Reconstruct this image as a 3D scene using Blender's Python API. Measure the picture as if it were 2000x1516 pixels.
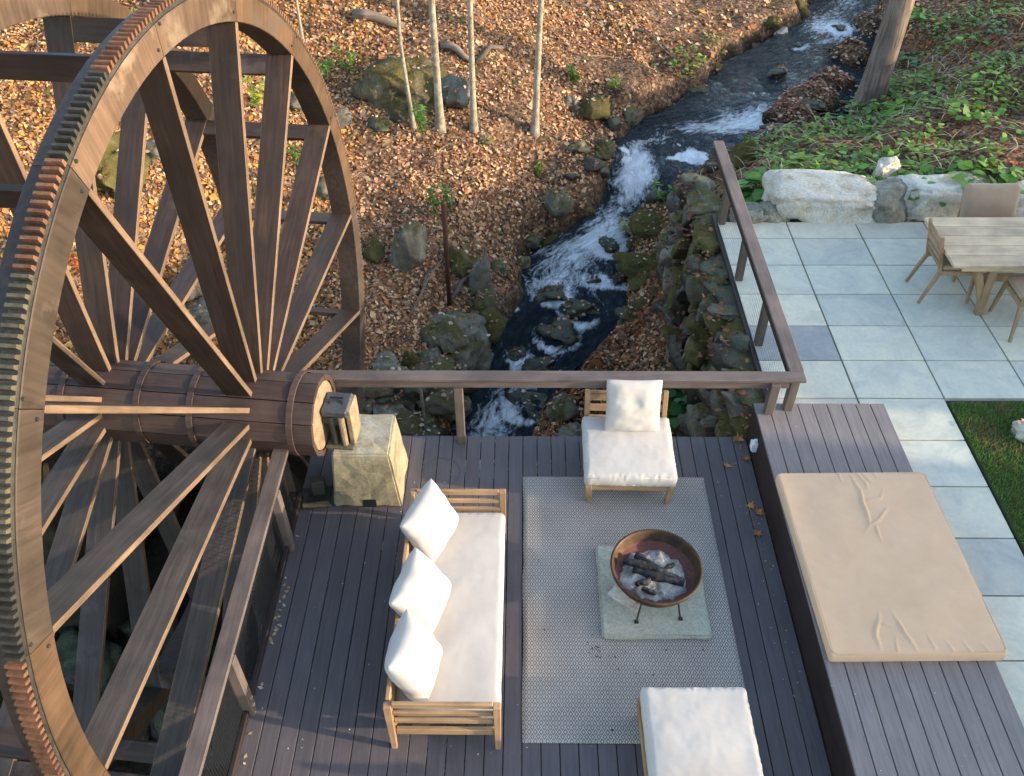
import bpy, bmesh, math, random
import numpy as np
from mathutils import Vector, Matrix, Euler
for o in list(bpy.data.objects): bpy.data.objects.remove(o)
S = bpy.context.scene
COL = S.collection
R_ = math.radians
# ------------------------------------------------------------------ camera, sky, sun
CAMH = 6.3827
F, PITCH, YAW, ROLL = 1720.0, R_(42.634), R_(1.0098), R_(-0.5106)
f0 = np.array([-math.sin(YAW)*math.cos(PITCH), math.cos(YAW)*math.cos(PITCH), -math.sin(PITCH)])
r0 = np.array([math.cos(YAW), math.sin(YAW), 0.0]); u0 = np.cross(r0, f0)
cr = math.cos(ROLL)*r0+math.sin(ROLL)*u0; cu = -math.sin(ROLL)*r0+math.cos(ROLL)*u0
cam = bpy.data.cameras.new('camera'); camo = bpy.data.objects.new('camera', cam); COL.objects.link(camo)
cam.sensor_width = 36; cam.sensor_fit = 'HORIZONTAL'; cam.lens = F/2000*36; cam.clip_start = .05; cam.clip_end = 500
mw = Matrix.Identity(4)
for i in range(3):
    mw[i][0] = cr[i]; mw[i][1] = cu[i]; mw[i][2] = -f0[i]
mw[2][3] = CAMH
camo.matrix_world = mw
S.camera = camo
SUN_EL, SUN_AZ = R_(14), R_(-11)
W = bpy.data.worlds.new('World'); S.world = W; W.use_nodes = True
wn = W.node_tree.nodes; wl = W.node_tree.links
sky = wn.new('ShaderNodeTexSky'); sky.sky_type = 'NISHITA'; sky.sun_disc = False
sky.sun_elevation = SUN_EL; sky.sun_rotation = math.pi/2-SUN_AZ
sky.air_density = 1.0; sky.dust_density = 1.2; sky.ozone_density = 1.0
wn['Background'].inputs[1].default_value = 0.15
wl.new(sky.outputs[0], wn['Background'].inputs[0])
sl = bpy.data.lights.new('sun', 'SUN'); so = bpy.data.objects.new('sun', sl); COL.objects.link(so)
sl.energy = 1.9; sl.angle = R_(0.8); sl.color = (1, .82, .62)
sv = Vector((math.cos(SUN_EL)*math.cos(SUN_AZ), math.cos(SUN_EL)*math.sin(SUN_AZ), math.sin(SUN_EL)))
so.rotation_euler = (-sv).to_track_quat('-Z', 'Y').to_euler(); so.location = sv*30
S.view_settings.view_transform = 'Standard'; S.view_settings.look = 'None'
S.view_settings.exposure = 2.1; S.view_settings.gamma = 1
S.render.engine = 'CYCLES'

def ray(px, py):
    return cr*((px-1000)/F) - cu*((py-758)/F) + f0
def U(px, py, z=None, Y=None):
    d = ray(px, py)
    t = (z-CAMH)/d[2] if z is not None else Y/d[1]
    return np.array([0, 0, CAMH])+d*t
# ------------------------------------------------------------------ small helpers
def tag(o, label=None, cat=None, group=None, kind=None):
    if label: o['label'] = label
    if cat: o['category'] = cat
    if group: o['group'] = group
    if kind: o['kind'] = kind
    return o
def empty(name, loc=(0, 0, 0), rz=0.0, label=None, cat=None, group=None, kind=None):
    o = bpy.data.objects.new(name, None); COL.objects.link(o); o.empty_display_size = .1
    o.location = loc; o.rotation_euler = (0, 0, rz)
    return tag(o, label, cat, group, kind)
class MB:
    def __init__(s): s.v = []; s.f = []
    def add(s, vs, fs):
        n = len(s.v); s.v += [tuple(p) for p in vs]; s.f += [tuple(i+n for i in f) for f in fs]; return s
    def xf(s, m, start=0):
        for i in range(start, len(s.v)): s.v[i] = tuple(m @ Vector(s.v[i]))
        return s
    def box(s, c, d, ch=.004, m=None):
        vs, fs = cbox(d, ch)
        vs = [Vector(p) for p in vs]
        if m is not None: vs = [m @ p for p in vs]
        return s.add([p+Vector(c) for p in vs], fs)
    def bar(s, a, b, w, h, ch=.004, up=(0, 0, 1), taper=1.0):
        a, b = Vector(a), Vector(b); x = (b-a); L = x.length; x.normalize()
        y = Vector(up).cross(x)
        if y.length < 1e-4: y = Vector((0, 1, 0)).cross(x)
        y.normalize(); z = x.cross(y)
        vs, fs = cbox((L, w, h), ch); c = (a+b)/2
        out = []
        for p in vs:
            k = 1+(taper-1)*(p[0]/L+.5)
            out.append(c+x*p[0]+y*p[1]*k+z*p[2]*k)
        return s.add(out, fs)
    def tube(s, path, rads, n=8, cap=True):
        path = [Vector(p) for p in path]
        if not hasattr(rads, '__len__'): rads = [rads]*len(path)
        vs = []; fs = []
        ref = None
        for i, p in enumerate(path):
            t = (path[min(i+1, len(path)-1)]-path[max(i-1, 0)]).normalized()
            if ref is None:
                ref = t.orthogonal().normalized()
            a = (ref-t*ref.dot(t)).normalized(); ref = a; b = t.cross(a)
            for k in range(n):
                th = 2*math.pi*k/n; vs.append(p+(a*math.cos(th)+b*math.sin(th))*rads[i])
        for i in range(len(path)-1):
            for k in range(n):
                k2 = (k+1) % n
                fs.append((i*n+k, i*n+k2, (i+1)*n+k2, (i+1)*n+k))
        if cap:
            fs.append(tuple(range(n-1, -1, -1))); q = (len(path)-1)*n; fs.append(tuple(q+k for k in range(n)))
        return s.add(vs, fs)
    def lathe(s, prof, n=48):
        vs = []; fs = []
        for r, z in prof:
            for k in range(n):
                th = 2*math.pi*k/n; vs.append((r*math.cos(th), r*math.sin(th), z))
        for i in range(len(prof)-1):
            for k in range(n):
                k2 = (k+1) % n; fs.append((i*n+k, i*n+k2, (i+1)*n+k2, (i+1)*n+k))
        return s.add(vs, fs)
    def mesh(s, name, smooth=False):
        me = bpy.data.meshes.new(name); me.from_pydata(s.v, [], s.f); me.update()
        if smooth: me.polygons.foreach_set('use_smooth', [True]*len(me.polygons))
        return me
    def build(s, name, m, parent=None, loc=None, rot=None, smooth=False):
        return mk(name, s.mesh(name, smooth), m, parent, loc, rot)
def mk(name, me, m, parent=None, loc=None, rot=None):
    if m is not None and not me.materials: me.materials.append(m)
    o = bpy.data.objects.new(name, me); COL.objects.link(o)
    if parent is not None: o.parent = parent
    if loc is not None: o.location = loc
    if rot is not None: o.rotation_euler = rot
    return o
def cbox(d, ch):
    hx, hy, hz = d[0]/2, d[1]/2, d[2]/2; ch = min(ch, hx*.45, hy*.45, hz*.45)
    vs = []; idx = {}
    for sx in (-1, 1):
        for sy in (-1, 1):
            for sz in (-1, 1):
                for ax in range(3):
                    p = [sx*(hx-ch), sy*(hy-ch), sz*(hz-ch)]
                    p[ax] = (sx*hx, sy*hy, sz*hz)[ax]
                    idx[(sx, sy, sz, ax)] = len(vs); vs.append(p)
    fs = []
    def face(keys):
        pts = [Vector(vs[idx[k]]) for k in keys]
        n = (pts[1]-pts[0]).cross(pts[2]-pts[0]); c = sum(pts, Vector())/len(pts)
        ids = [idx[k] for k in keys]
        fs.append(tuple(ids if n.dot(c) > 0 else ids[::-1]))
    for s_ in (-1, 1):
        face([(s_, a, b, 0) for a, b in ((-1, -1), (1, -1), (1, 1), (-1, 1))])
        face([(a, s_, b, 1) for a, b in ((-1, -1), (1, -1), (1, 1), (-1, 1))])
        face([(a, b, s_, 2) for a, b in ((-1, -1), (1, -1), (1, 1), (-1, 1))])
    for a in (-1, 1):
        for b in (-1, 1):
            face([(-1, a, b, 1), (1, a, b, 1), (1, a, b, 2), (-1, a, b, 2)])
            face([(a, -1, b, 0), (a, 1, b, 0), (a, 1, b, 2), (a, -1, b, 2)])
            face([(a, b, -1, 0), (a, b, 1, 0), (a, b, 1, 1), (a, b, -1, 1)])
            for c in (-1, 1): face([(a, b, c, 0), (a, b, c, 1), (a, b, c, 2)])
    return vs, fs
# vectorised value noise
_rs = np.random.RandomState(7); _T = _rs.rand(64, 64, 64).astype(np.float32)
def vnoise(p):
    p = np.asarray(p, float); i = np.floor(p).astype(int); f = p-i; f = f*f*(3-2*f)
    o = 0
    for dx in (0, 1):
        for dy in (0, 1):
            for dz in (0, 1):
                w = (f[..., 0] if dx else 1-f[..., 0])*(f[..., 1] if dy else 1-f[..., 1])*(f[..., 2] if dz else 1-f[..., 2])
                o = o+w*_T[(i[..., 0]+dx) & 63, (i[..., 1]+dy) & 63, (i[..., 2]+dz) & 63]
    return o*2-1
def fbm(p, oc=4, g=.5):
    p = np.asarray(p, float); a = 1; o = 0
    for k in range(oc): o = o+a*vnoise(p*(2**k)+k*17.3); a *= g
    return o
# ------------------------------------------------------------------ materials
def newmat(name):
    m = bpy.data.materials.new(name); m.use_nodes = True
    return m, m.node_tree.nodes, m.node_tree.links, m.node_tree.nodes['Principled BSDF']
def ramp(n, pts):
    r = n.new('ShaderNodeValToRGB'); e = r.color_ramp.elements
    while len(e) < len(pts): e.new(.5)
    for i, (p, c) in enumerate(pts):
        e[i].position = p; e[i].color = (*c, 1) if len(c) == 3 else c
    return r
def coords(n, l, scale=(1, 1, 1), rnd=True, kind='Object'):
    tc = n.new('ShaderNodeTexCoord'); mp = n.new('ShaderNodeMapping'); mp.inputs['Scale'].default_value = scale
    src = tc.outputs[kind]
    if rnd:
        oi = n.new('ShaderNodeObjectInfo'); mu = n.new('ShaderNodeMath'); mu.operation = 'MULTIPLY'; mu.inputs[1].default_value = 91.7
        l.new(oi.outputs['Random'], mu.inputs[0]); ad = n.new('ShaderNodeVectorMath'); ad.operation = 'ADD'
        l.new(src, ad.inputs[0]); l.new(mu.outputs[0], ad.inputs[1]); src = ad.outputs[0]
    l.new(src, mp.inputs['Vector']); return mp.outputs[0]
def noise(n, l, vec, scale, detail=4, rough=.55, dist=0.0):
    t = n.new('ShaderNodeTexNoise'); t.inputs['Scale'].default_value = scale; t.inputs['Detail'].default_value = detail
    t.inputs['Roughness'].default_value = rough; t.inputs['Distortion'].default_value = dist
    l.new(vec, t.inputs['Vector']); return t.outputs['Fac']
def mixc(n, l, fac, a, b, mode='MIX'):
    x = n.new('ShaderNodeMix'); x.data_type = 'RGBA'; x.blend_type = mode
    for k, v in (('Factor', fac), ('A', a), ('B', b)):
        s = [q for q in x.inputs if q.name == k and q.enabled][0]
        if hasattr(v, 'links'): l.new(v, s)
        elif k == 'Factor': s.default_value = v
        else: s.default_value = (*v, 1)
    return [q for q in x.outputs if q.enabled][0]
def val_rand(n, l, col, lo, hi):
    oi = n.new('ShaderNodeObjectInfo'); mr = n.new('ShaderNodeMapRange'); mr.inputs[3].default_value = lo; mr.inputs[4].default_value = hi
    l.new(oi.outputs['Random'], mr.inputs[0])
    x = n.new('ShaderNodeVectorMath'); x.operation = 'SCALE'; l.new(col, x.inputs[0]); l.new(mr.outputs[0], x.inputs['Scale'])
    return x.outputs[0]
def bump(n, l, b, h, strength, dist=.01):
    bp = n.new('ShaderNodeBump'); bp.inputs['Strength'].default_value = strength; bp.inputs['Distance'].default_value = dist
    l.new(h, bp.inputs['Height']); l.new(bp.outputs[0], b.inputs['Normal']); return bp
def wood(name, c1, c2, axis=1, rough=.6, rnd=(.8, 1.2), grain=18, spec=.35, spots=None, bstr=.35, patch=None, mott=(.66, 1.25)):
    m, n, l, b = newmat(name)
    sc = [1, 1, 1]; sc[axis] = .06
    v = coords(n, l, tuple(sc)); g = noise(n, l, v, grain*2.2, 6, .65, .6)
    v2 = coords(n, l, (1, 1, 1)); big = noise(n, l, v2, 2.3, 4, .6)
    r = ramp(n, [(.32, c1), (.68, c2)]); l.new(g, r.inputs[0])
    c = r.outputs[0]
    rb = ramp(n, [(.3, (mott[0],)*3), (.7, (mott[1], mott[1]*.98, mott[1]*.96))]); l.new(big, rb.inputs[0])
    c = mixc(n, l, 1.0, c, rb.outputs[0], 'MULTIPLY')
    if patch:
        pf = noise(n, l, coords(n, l, (1, 1, 1)), patch[1], 5, .62); pr = ramp(n, [(patch[2], (0, 0, 0)), (patch[2]+.14, (1, 1, 1))]); l.new(pf, pr.inputs[0])
        c = mixc(n, l, pr.outputs[0], c, patch[0])
    if spots:
        sp = noise(n, l, coords(n, l), 55, 2, .5); rs = ramp(n, [(.70, (0, 0, 0)), (.76, (1, 1, 1))]); l.new(sp, rs.inputs[0])
        c = mixc(n, l, rs.outputs[0], c, spots)
    c = val_rand(n, l, c, *rnd)
    l.new(c, b.inputs['Base Color']); b.inputs['Specular IOR Level'].default_value = spec
    rr = n.new('ShaderNodeMapRange'); rr.inputs[3].default_value = rough-.12; rr.inputs[4].default_value = rough+.15; l.new(big, rr.inputs[0]); l.new(rr.outputs[0], b.inputs['Roughness'])
    bump(n, l, b, g, bstr, .004)
    return m
def rough_mat(name, cols, scale=4, rough=.85, bstr=.5, bdist=.02, rnd=(.85, 1.15), fine=60, spec=.25, metal=0, top=None, kind='Object'):
    m, n, l, b = newmat(name)
    v = coords(n, l, (1, 1, 1), kind != 'Generated', kind); a = noise(n, l, v, scale, 8, .62, .4); f = noise(n, l, v, fine, 4, .6)
    k = len(cols); r = ramp(n, [(.28+.44*i/max(1, k-1), c) for i, c in enumerate(cols)]); l.new(a, r.inputs[0])
    rf = ramp(n, [(.25, (.72, .72, .72)), (.75, (1.22, 1.22, 1.22))]); l.new(f, rf.inputs[0])
    c = mixc(n, l, 1.0, r.outputs[0], rf.outputs[0], 'MULTIPLY')
    c = val_rand(n, l, c, *rnd)
    if top:   # moss or lichen that grows on upward faces, broken up by noise
        tcol1, tcol2, lo, hi = top
        ge = n.new('ShaderNodeNewGeometry'); sx = n.new('ShaderNodeSeparateXYZ'); l.new(ge.outputs['Normal'], sx.inputs[0])
        t2 = noise(n, l, v, scale*1.3, 6, .65); ad = n.new('ShaderNodeMath'); ad.operation = 'MULTIPLY_ADD'
        l.new(sx.outputs[2], ad.inputs[0]); ad.inputs[1].default_value = .35; l.new(t2, ad.inputs[2])
        rm = ramp(n, [(lo, (0, 0, 0)), (hi, (1, 1, 1))]); l.new(ad.outputs[0], rm.inputs[0])
        mc = ramp(n, [(.3, tcol1), (.7, tcol2)]); l.new(f, mc.inputs[0])
        c = mixc(n, l, rm.outputs[0], c, mc.outputs[0])
    l.new(c, b.inputs['Base Color']); b.inputs['Roughness'].default_value = rough
    b.inputs['Specular IOR Level'].default_value = spec; b.inputs['Metallic'].default_value = metal
    ad2 = n.new('ShaderNodeMath'); ad2.operation = 'MULTIPLY_ADD'; l.new(f, ad2.inputs[0]); ad2.inputs[1].default_value = .35; l.new(a, ad2.inputs[2])
    bump(n, l, b, ad2.outputs[0], bstr, bdist)
    return m
def fabric(name, c, c2, rnd=(.96, 1.04), wr=.35):
    m, n, l, b = newmat(name); v = coords(n, l)
    a = noise(n, l, v, 3.5, 5, .6, .3); r = ramp(n, [(.3, c), (.75, c2)]); l.new(a, r.inputs[0])
    l.new(val_rand(n, l, r.outputs[0], *rnd), b.inputs['Base Color']); b.inputs['Roughness'].default_value = .9
    b.inputs['Specular IOR Level'].default_value = .12; b.inputs['Sheen Weight'].default_value = .15
    w = noise(n, l, v, 7, 4, .6, 1.2); fi = noise(n, l, v, 420, 2, .5); ad = n.new('ShaderNodeMath'); ad.operation = 'MULTIPLY_ADD'
    l.new(fi, ad.inputs[0]); ad.inputs[1].default_value = .05; l.new(w, ad.inputs[2]); bump(n, l, b, ad.outputs[0], wr, .02)
    return m
def attr_leaf(name, trans=.3, rough=.6, spec=.3):
    m, n, l, b = newmat(name); at = n.new('ShaderNodeAttribute'); at.attribute_name = 'Col'
    l.new(at.outputs['Color'], b.inputs['Base Color']); b.inputs['Roughness'].default_value = rough; b.inputs['Specular IOR Level'].default_value = spec
    tr = n.new('ShaderNodeBsdfTranslucent'); l.new(at.outputs['Color'], tr.inputs[0]); mx = n.new('ShaderNodeMixShader'); mx.inputs[0].default_value = trans
    l.new(b.outputs[0], mx.inputs[1]); l.new(tr.outputs[0], mx.inputs[2]); l.new(mx.outputs[0], n['Material Output'].inputs[0])
    return m
M = {}
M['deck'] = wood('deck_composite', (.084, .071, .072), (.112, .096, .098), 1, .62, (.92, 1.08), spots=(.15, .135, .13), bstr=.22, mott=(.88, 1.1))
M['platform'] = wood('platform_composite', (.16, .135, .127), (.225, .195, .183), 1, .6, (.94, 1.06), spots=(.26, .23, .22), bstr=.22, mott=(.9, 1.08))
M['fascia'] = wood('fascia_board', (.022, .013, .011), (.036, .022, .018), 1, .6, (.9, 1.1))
M['rail'] = wood('rail_wood', (.095, .072, .062), (.15, .115, .10), 0, .6, (.92, 1.08))
M['rail_y'] = wood('rail_wood_y', (.095, .072, .062), (.15, .115, .10), 1, .6, (.92, 1.08))
M['post'] = wood('post_wood', (.085, .066, .055), (.14, .11, .09), 2, .6, (.9, 1.1))
M['spoke'] = wood('spoke_wood', (.034, .020, .014), (.066, .042, .030), 0, .55, (.8, 1.2), 14, patch=((.13, .105, .09), 1.4, .56))
M['rim'] = wood('rim_wood', (.075, .046, .029), (.135, .087, .055), 1, .6, (.75, 1.25), 10, patch=((.20, .145, .10), 2.6, .57), spots=(.05, .036, .026))
M['stave'] = wood('stave_wood', (.046, .026, .020), (.080, .048, .037), 0, .6, (.8, 1.2), 16)
M['endgrain'] = rough_mat('end_grain_wood', [(.14, .095, .055), (.24, .175, .10), (.32, .24, .145)], 9, .8, .4, .01)
M['teak'] = wood('teak_furniture', (.28, .165, .08), (.42, .265, .14), 0, .55, (.88, 1.1), 16)
M['teak_y'] = wood('teak_furniture_y', (.28, .165, .08), (.42, .265, .14), 1, .55, (.88, 1.1), 16)
M['teak_z'] = wood('teak_furniture_z', (.28, .165, .08), (.42, .265, .14), 2, .55, (.88, 1.1), 16)
M['tabletop'] = wood('weathered_table_teak', (.40, .29, .175), (.54, .41, .27), 0, .6, (.93, 1.07), 12)
M['dchair'] = wood('dining_chair_teak', (.26, .165, .085), (.37, .25, .14), 2, .6, (.92, 1.08), 12)
M['iron'] = rough_mat('dark_iron', [(.025, .024, .021), (.048, .044, .037), (.07, .06, .045)], 14, .6, .3, .004, (.8, 1.25), metal=.3)
M['ironlid'] = rough_mat('grey_iron_lid', [(.045, .048, .052), (.075, .078, .083), (.10, .10, .105)], 9, .5, .2, .004, (1, 1), metal=.2)
M['rust'] = rough_mat('rusty_iron', [(.085, .040, .022), (.15, .07, .038), (.20, .10, .055)], 14, .8, .3, .004, (.75, 1.25), metal=.1)
M['irongreen'] = rough_mat('weathered_iron', [(.05, .045, .028), (.09, .08, .05), (.12, .10, .062)], 14, .7, .3, .004, (.8, 1.2), metal=.1)
M['concrete'] = rough_mat('lichen_concrete', [(.11, .097, .068), (.29, .245, .15), (.41, .35, .215)], 3.2, .92, .45, .012, (1, 1), fine=38, top=((.26, .26, .22), (.37, .36, .30), .72, .95))
M['cream'] = fabric('cream_fabric', (.40, .365, .325), (.455, .42, .38), wr=.07)
M['white'] = fabric('white_fabric', (.46, .415, .36), (.525, .48, .425), wr=.08)
M['tan'] = fabric('tan_canvas', (.55, .355, .215), (.60, .395, .245), wr=.10)
M['brownfab'] = fabric('brown_cushion', (.30, .21, .14), (.36, .26, .175))
M['rock'] = rough_mat('mossy_rock', [(.06, .052, .035), (.14, .122, .085), (.25, .225, .165)], 3.5, .9, .8, .05, (.7, 1.2), 45, top=((.04, .04, .012), (.10, .09, .022), .64, .86))
M['bare'] = rough_mat('bare_rock', [(.075, .065, .048), (.165, .148, .112), (.27, .245, .19)], 4, .9, .8, .05, (.7, 1.2), 45, top=((.05, .055, .018), (.12, .115, .035), .78, .98))
M['wet'] = rough_mat('wet_shaded_rock', [(.012, .010, .007), (.030, .025, .016), (.052, .043, .027)], 4, .45, .8, .05, (.8, 1.2), 45, spec=.5, top=((.03, .035, .01), (.07, .075, .018), .70, .9))  # wet stream rock; on the pit stones its darkness stands for shade
M['moss'] = rough_mat('thick_moss_rock', [(.05, .045, .02), (.10, .09, .03), (.16, .14, .06)], 4.5, .95, .9, .05, (.85, 1.15), 60, top=((.045, .04, .010), (.115, .092, .020), .58, .82))
M['outcrop'] = rough_mat('outcrop_moss', [(.04, .035, .022), (.10, .085, .05), (.20, .175, .12)], 2.6, .95, 1.0, .07, (1, 1), 26, top=((.04, .036, .010), (.11, .085, .018), .56, .9))
M['limestone'] = rough_mat('pale_limestone', [(.22, .19, .15), (.48, .42, .32), (.58, .54, .45), (.36, .35, .36)], 3.6, .9, .9, .04, (.92, 1.05), 30)
M['greystone'] = rough_mat('grey_wall_stone', [(.09, .085, .06), (.22, .21, .16), (.36, .34, .27)], 6, .9, .9, .04, (.9, 1.1), 30)
M['bark'] = rough_mat('grey_bark', [(.13, .10, .07), (.30, .25, .175), (.44, .385, .29)], 9, .9, .8, .02, (.9, 1.1), 50)
M['bigbark'] = wood('furrowed_bark', (.085, .06, .045), (.24, .19, .16), 2, .9, (1, 1), 11, .15, bstr=1.0)
M['deadwood'] = wood('dead_wood', (.10, .075, .055), (.22, .17, .13), 0, .85, (.7, 1.3), 12)
M['rustpole'] = rough_mat('rusty_pole', [(.04, .018, .012), (.085, .035, .02)], 20, .7, .3, .003, metal=.2)
M['litter'] = attr_leaf('leaf_litter', .18, .75, .2)
M['green'] = attr_leaf('green_leaves', .35, .5, .35)
M['whiteplastic'] = rough_mat('white_plastic', [(.72, .71, .68), (.78, .77, .75)], 9, .4, .05, .002, fine=20)
M['ash'] = rough_mat('fire_ash', [(.05, .046, .042), (.36, .33, .295), (.58, .54, .49)], 11, .95, .9, .02, fine=80)
M['char'] = rough_mat('charred_wood', [(.006, .006, .006), (.018, .017, .017), (.07, .068, .066)], 22, .7, .9, .01, fine=70)
M['slab'] = rough_mat('firepit_bluestone', [(.29, .29, .22), (.365, .36, .28), (.42, .415, .325)], 2.5, .75, .15, .006, fine=40)
M['paving_base'] = rough_mat('joint_sand', [(.035, .035, .033), (.06, .06, .055)], 20, .95, .3, .01)
M['blackmetal'] = rough_mat('black_wire', [(.010, .010, .011), (.018, .018, .019)], 20, .6, .1, .002)
M['siding'] = wood('barn_siding', (.16, .13, .10), (.22, .18, .14), 2, .8)
M['roofing'] = rough_mat('barn_roof', [(.06, .055, .05), (.1, .095, .09)], 6, .9, .3, .01)
def mat_paving():
    m, n, l, b = newmat('bluestone_paving'); v = coords(n, l)
    a = noise(n, l, v, 2.4, 7, .62, 1.2); f = noise(n, l, v, 22, 6, .65)
    oi = n.new('ShaderNodeObjectInfo')
    rr = ramp(n, [(0, (.28, .285, .275)), (.14, (.44, .44, .37)), (.4, (.53, .515, .405)), (.7, (.47, .475, .40)), (1, (.58, .55, .415))]); l.new(oi.outputs['Random'], rr.inputs[0])
    ra = ramp(n, [(.25, (.76, .79, .82)), (.5, (1, 1, 1)), (.75, (1.2, 1.15, 1.05))]); l.new(a, ra.inputs[0])
    c = mixc(n, l, 1.0, rr.outputs[0], ra.outputs[0], 'MULTIPLY')
    rf = ramp(n, [(.3, (.92, .92, .92)), (.7, (1.06, 1.06, 1.06))]); l.new(f, rf.inputs[0]); c = mixc(n, l, 1.0, c, rf.outputs[0], 'MULTIPLY')
    sp = noise(n, l, v, 70, 2); rs = ramp(n, [(.74, (0, 0, 0)), (.8, (1, 1, 1))]); l.new(sp, rs.inputs[0]); c = mixc(n, l, rs.outputs[0], c, (.26, .27, .25))
    l.new(c, b.inputs['Base Color']); b.inputs['Roughness'].default_value = .5; b.inputs['Specular IOR Level'].default_value = .45
    bump(n, l, b, f, .12, .006); return m
M['paving'] = mat_paving()
def mat_rug():
    m, n, l, b = newmat('diamond_weave_rug'); tc = n.new('ShaderNodeTexCoord'); sx = n.new('ShaderNodeSeparateXYZ'); l.new(tc.outputs['Object'], sx.inputs[0])
    def mth(op, a, bb=None):
        q = n.new('ShaderNodeMath'); q.operation = op
        for i, z in enumerate((a, bb)):
            if z is None: continue
            if hasattr(z, 'links'): l.new(z, q.inputs[i])
            else: q.inputs[i].default_value = z
        return q.outputs[0]
    ax = mth('PINGPONG', mth('MULTIPLY', sx.outputs[0], 1/.0235), 1.0); ay = mth('PINGPONG', mth('MULTIPLY', sx.outputs[1], 1/.037), 1.0)
    s = mth('ADD', ax, ay); w = mth('SINE', mth('MULTIPLY', s, math.pi*2.5))
    r = ramp(n, [(.30, (.165, .143, .126)), (.62, (.45, .405, .355))])
    w2 = mth('MULTIPLY_ADD', w, .5); l.nodes if False else None
    n_ = w2.node; n_.inputs[2].default_value = .5
    l.new(w2, r.inputs[0])
    big = noise(n, l, tc.outputs['Object'], 1.6, 5, .6); rb = ramp(n, [(.3, (.80, .79, .78)), (.7, (1.08, 1.07, 1.05))]); l.new(big, rb.inputs[0])
    c = mixc(n, l, 1.0, r.outputs[0], rb.outputs[0], 'MULTIPLY')
    sp = noise(n, l, tc.outputs['Object'], 26, 2); rs = ramp(n, [(.76, (0, 0, 0)), (.79, (1, 1, 1))]); l.new(sp, rs.inputs[0]); c = mixc(n, l, rs.outputs[0], c, (.06, .055, .05))
    fi = noise(n, l, tc.outputs['Object'], 300, 2)
    l.new(c, b.inputs['Base Color']); b.inputs['Roughness'].default_value = .95; b.inputs['Specular IOR Level'].default_value = .1
    ad = mth('ADD', w2, fi); bump(n, l, b, ad, .3, .003); return m
M['rug'] = mat_rug()
def mat_water():
    m, n, l, b = newmat('stream_water'); uv = n.new('ShaderNodeUVMap'); uv.uv_map = 'flow'
    mp = n.new('ShaderNodeMapping'); mp.inputs['Scale'].default_value = (1.7, 1, 1); l.new(uv.outputs[0], mp.inputs[0])
    at = n.new('ShaderNodeAttribute'); at.attribute_name = 'foam'
    a = noise(n, l, mp.outputs[0], 2.6, 8, .68, 1.6); a2 = noise(n, l, mp.outputs[0], 9, 6, .7, .8)
    mx = n.new('ShaderNodeMath'); mx.operation = 'MULTIPLY_ADD'; l.new(a2, mx.inputs[0]); mx.inputs[1].default_value = .7; l.new(a, mx.inputs[2])
    fo = n.new('ShaderNodeMath'); fo.operation = 'ADD'; l.new(mx.outputs[0], fo.inputs[0]); l.new(at.outputs['Fac'], fo.inputs[1])
    r = ramp(n, [(.0, (0, 0, 0)), (1, (1, 1, 1))])
    mr = n.new('ShaderNodeMapRange'); mr.inputs[1].default_value = 1.30; mr.inputs[2].default_value = 1.62; l.new(fo.outputs[0], mr.inputs[0])
    bed = noise(n, l, mp.outputs[0], 1.4, 6, .6, .5); rb = ramp(n, [(.3, (.004, .010, .015)), (.6, (.007, .018, .025)), (.85, (.03, .027, .018))]); l.new(bed, rb.inputs[0])
    c = mixc(n, l, mr.outputs[0], rb.outputs[0], (.78, .82, .84)); l.new(c, b.inputs['Base Color'])
    rg = n.new('ShaderNodeMapRange'); rg.inputs[3].default_value = .06; rg.inputs[4].default_value = .7; l.new(mr.outputs[0], rg.inputs[0]); l.new(rg.outputs[0], b.inputs['Roughness'])
    b.inputs['IOR'].default_value = 1.33; b.inputs['Specular IOR Level'].default_value = .6
    h = noise(n, l, mp.outputs[0], 4, 7, .65, 1.0); bump(n, l, b, h, 1.0, .16); return m
M['water'] = mat_water()
def mat_ground():
    m, n, l, b = newmat('forest_floor'); v = coords(n, l, rnd=False)
    a = noise(n, l, v, .55, 6, .6); f = noise(n, l, v, 16, 6, .7, .5)
    vo = n.new('ShaderNodeTexVoronoi'); vo.inputs['Scale'].default_value = 16; l.new(v, vo.inputs['Vector'])
    sep = n.new('ShaderNodeSeparateColor'); l.new(vo.outputs['Color'], sep.inputs[0])
    rl = ramp(n, [(.0, (.09, .05, .03)), (.35, (.22, .12, .065)), (.7, (.34, .20, .12)), (1, (.44, .29, .18))]); l.new(sep.outputs[0], rl.inputs[0])
    rd = ramp(n, [(.3, (.03, .02, .013)), (.7, (.10, .062, .035))]); l.new(f, rd.inputs[0])
    rm = ramp(n, [(.40, (0, 0, 0)), (.62, (1, 1, 1))]); l.new(f, rm.inputs[0])
    c = mixc(n, l, rm.outputs[0], rd.outputs[0], rl.outputs[0])
    ms = ramp(n, [(.60, (0, 0, 0)), (.72, (1, 1, 1))]); l.new(a, ms.inputs[0]); c = mixc(n, l, ms.outputs[0], c, (.055, .055, .02))
    at = n.new('ShaderNodeAttribute'); at.attribute_name = 'wet'; wn_ = n.new('ShaderNodeMath'); wn_.operation = 'MULTIPLY'; l.new(at.outputs['Fac'], wn_.inputs[0]); wn_.inputs[1].default_value = .92
    c = mixc(n, l, wn_.outputs[0], c, (.012, .010, .006))  # near black for damp margins and for the shade painted into the pit
    l.new(c, b.inputs['Base Color']); b.inputs['Roughness'].default_value = .9; b.inputs['Specular IOR Level'].default_value = .15
    bump(n, l, b, f, .8, .05); return m
M['ground'] = mat_ground()
M['lawn'] = rough_mat('lawn_soil', [(.03, .045, .012), (.055, .085, .02)], 6, .95, .5, .02)
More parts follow.
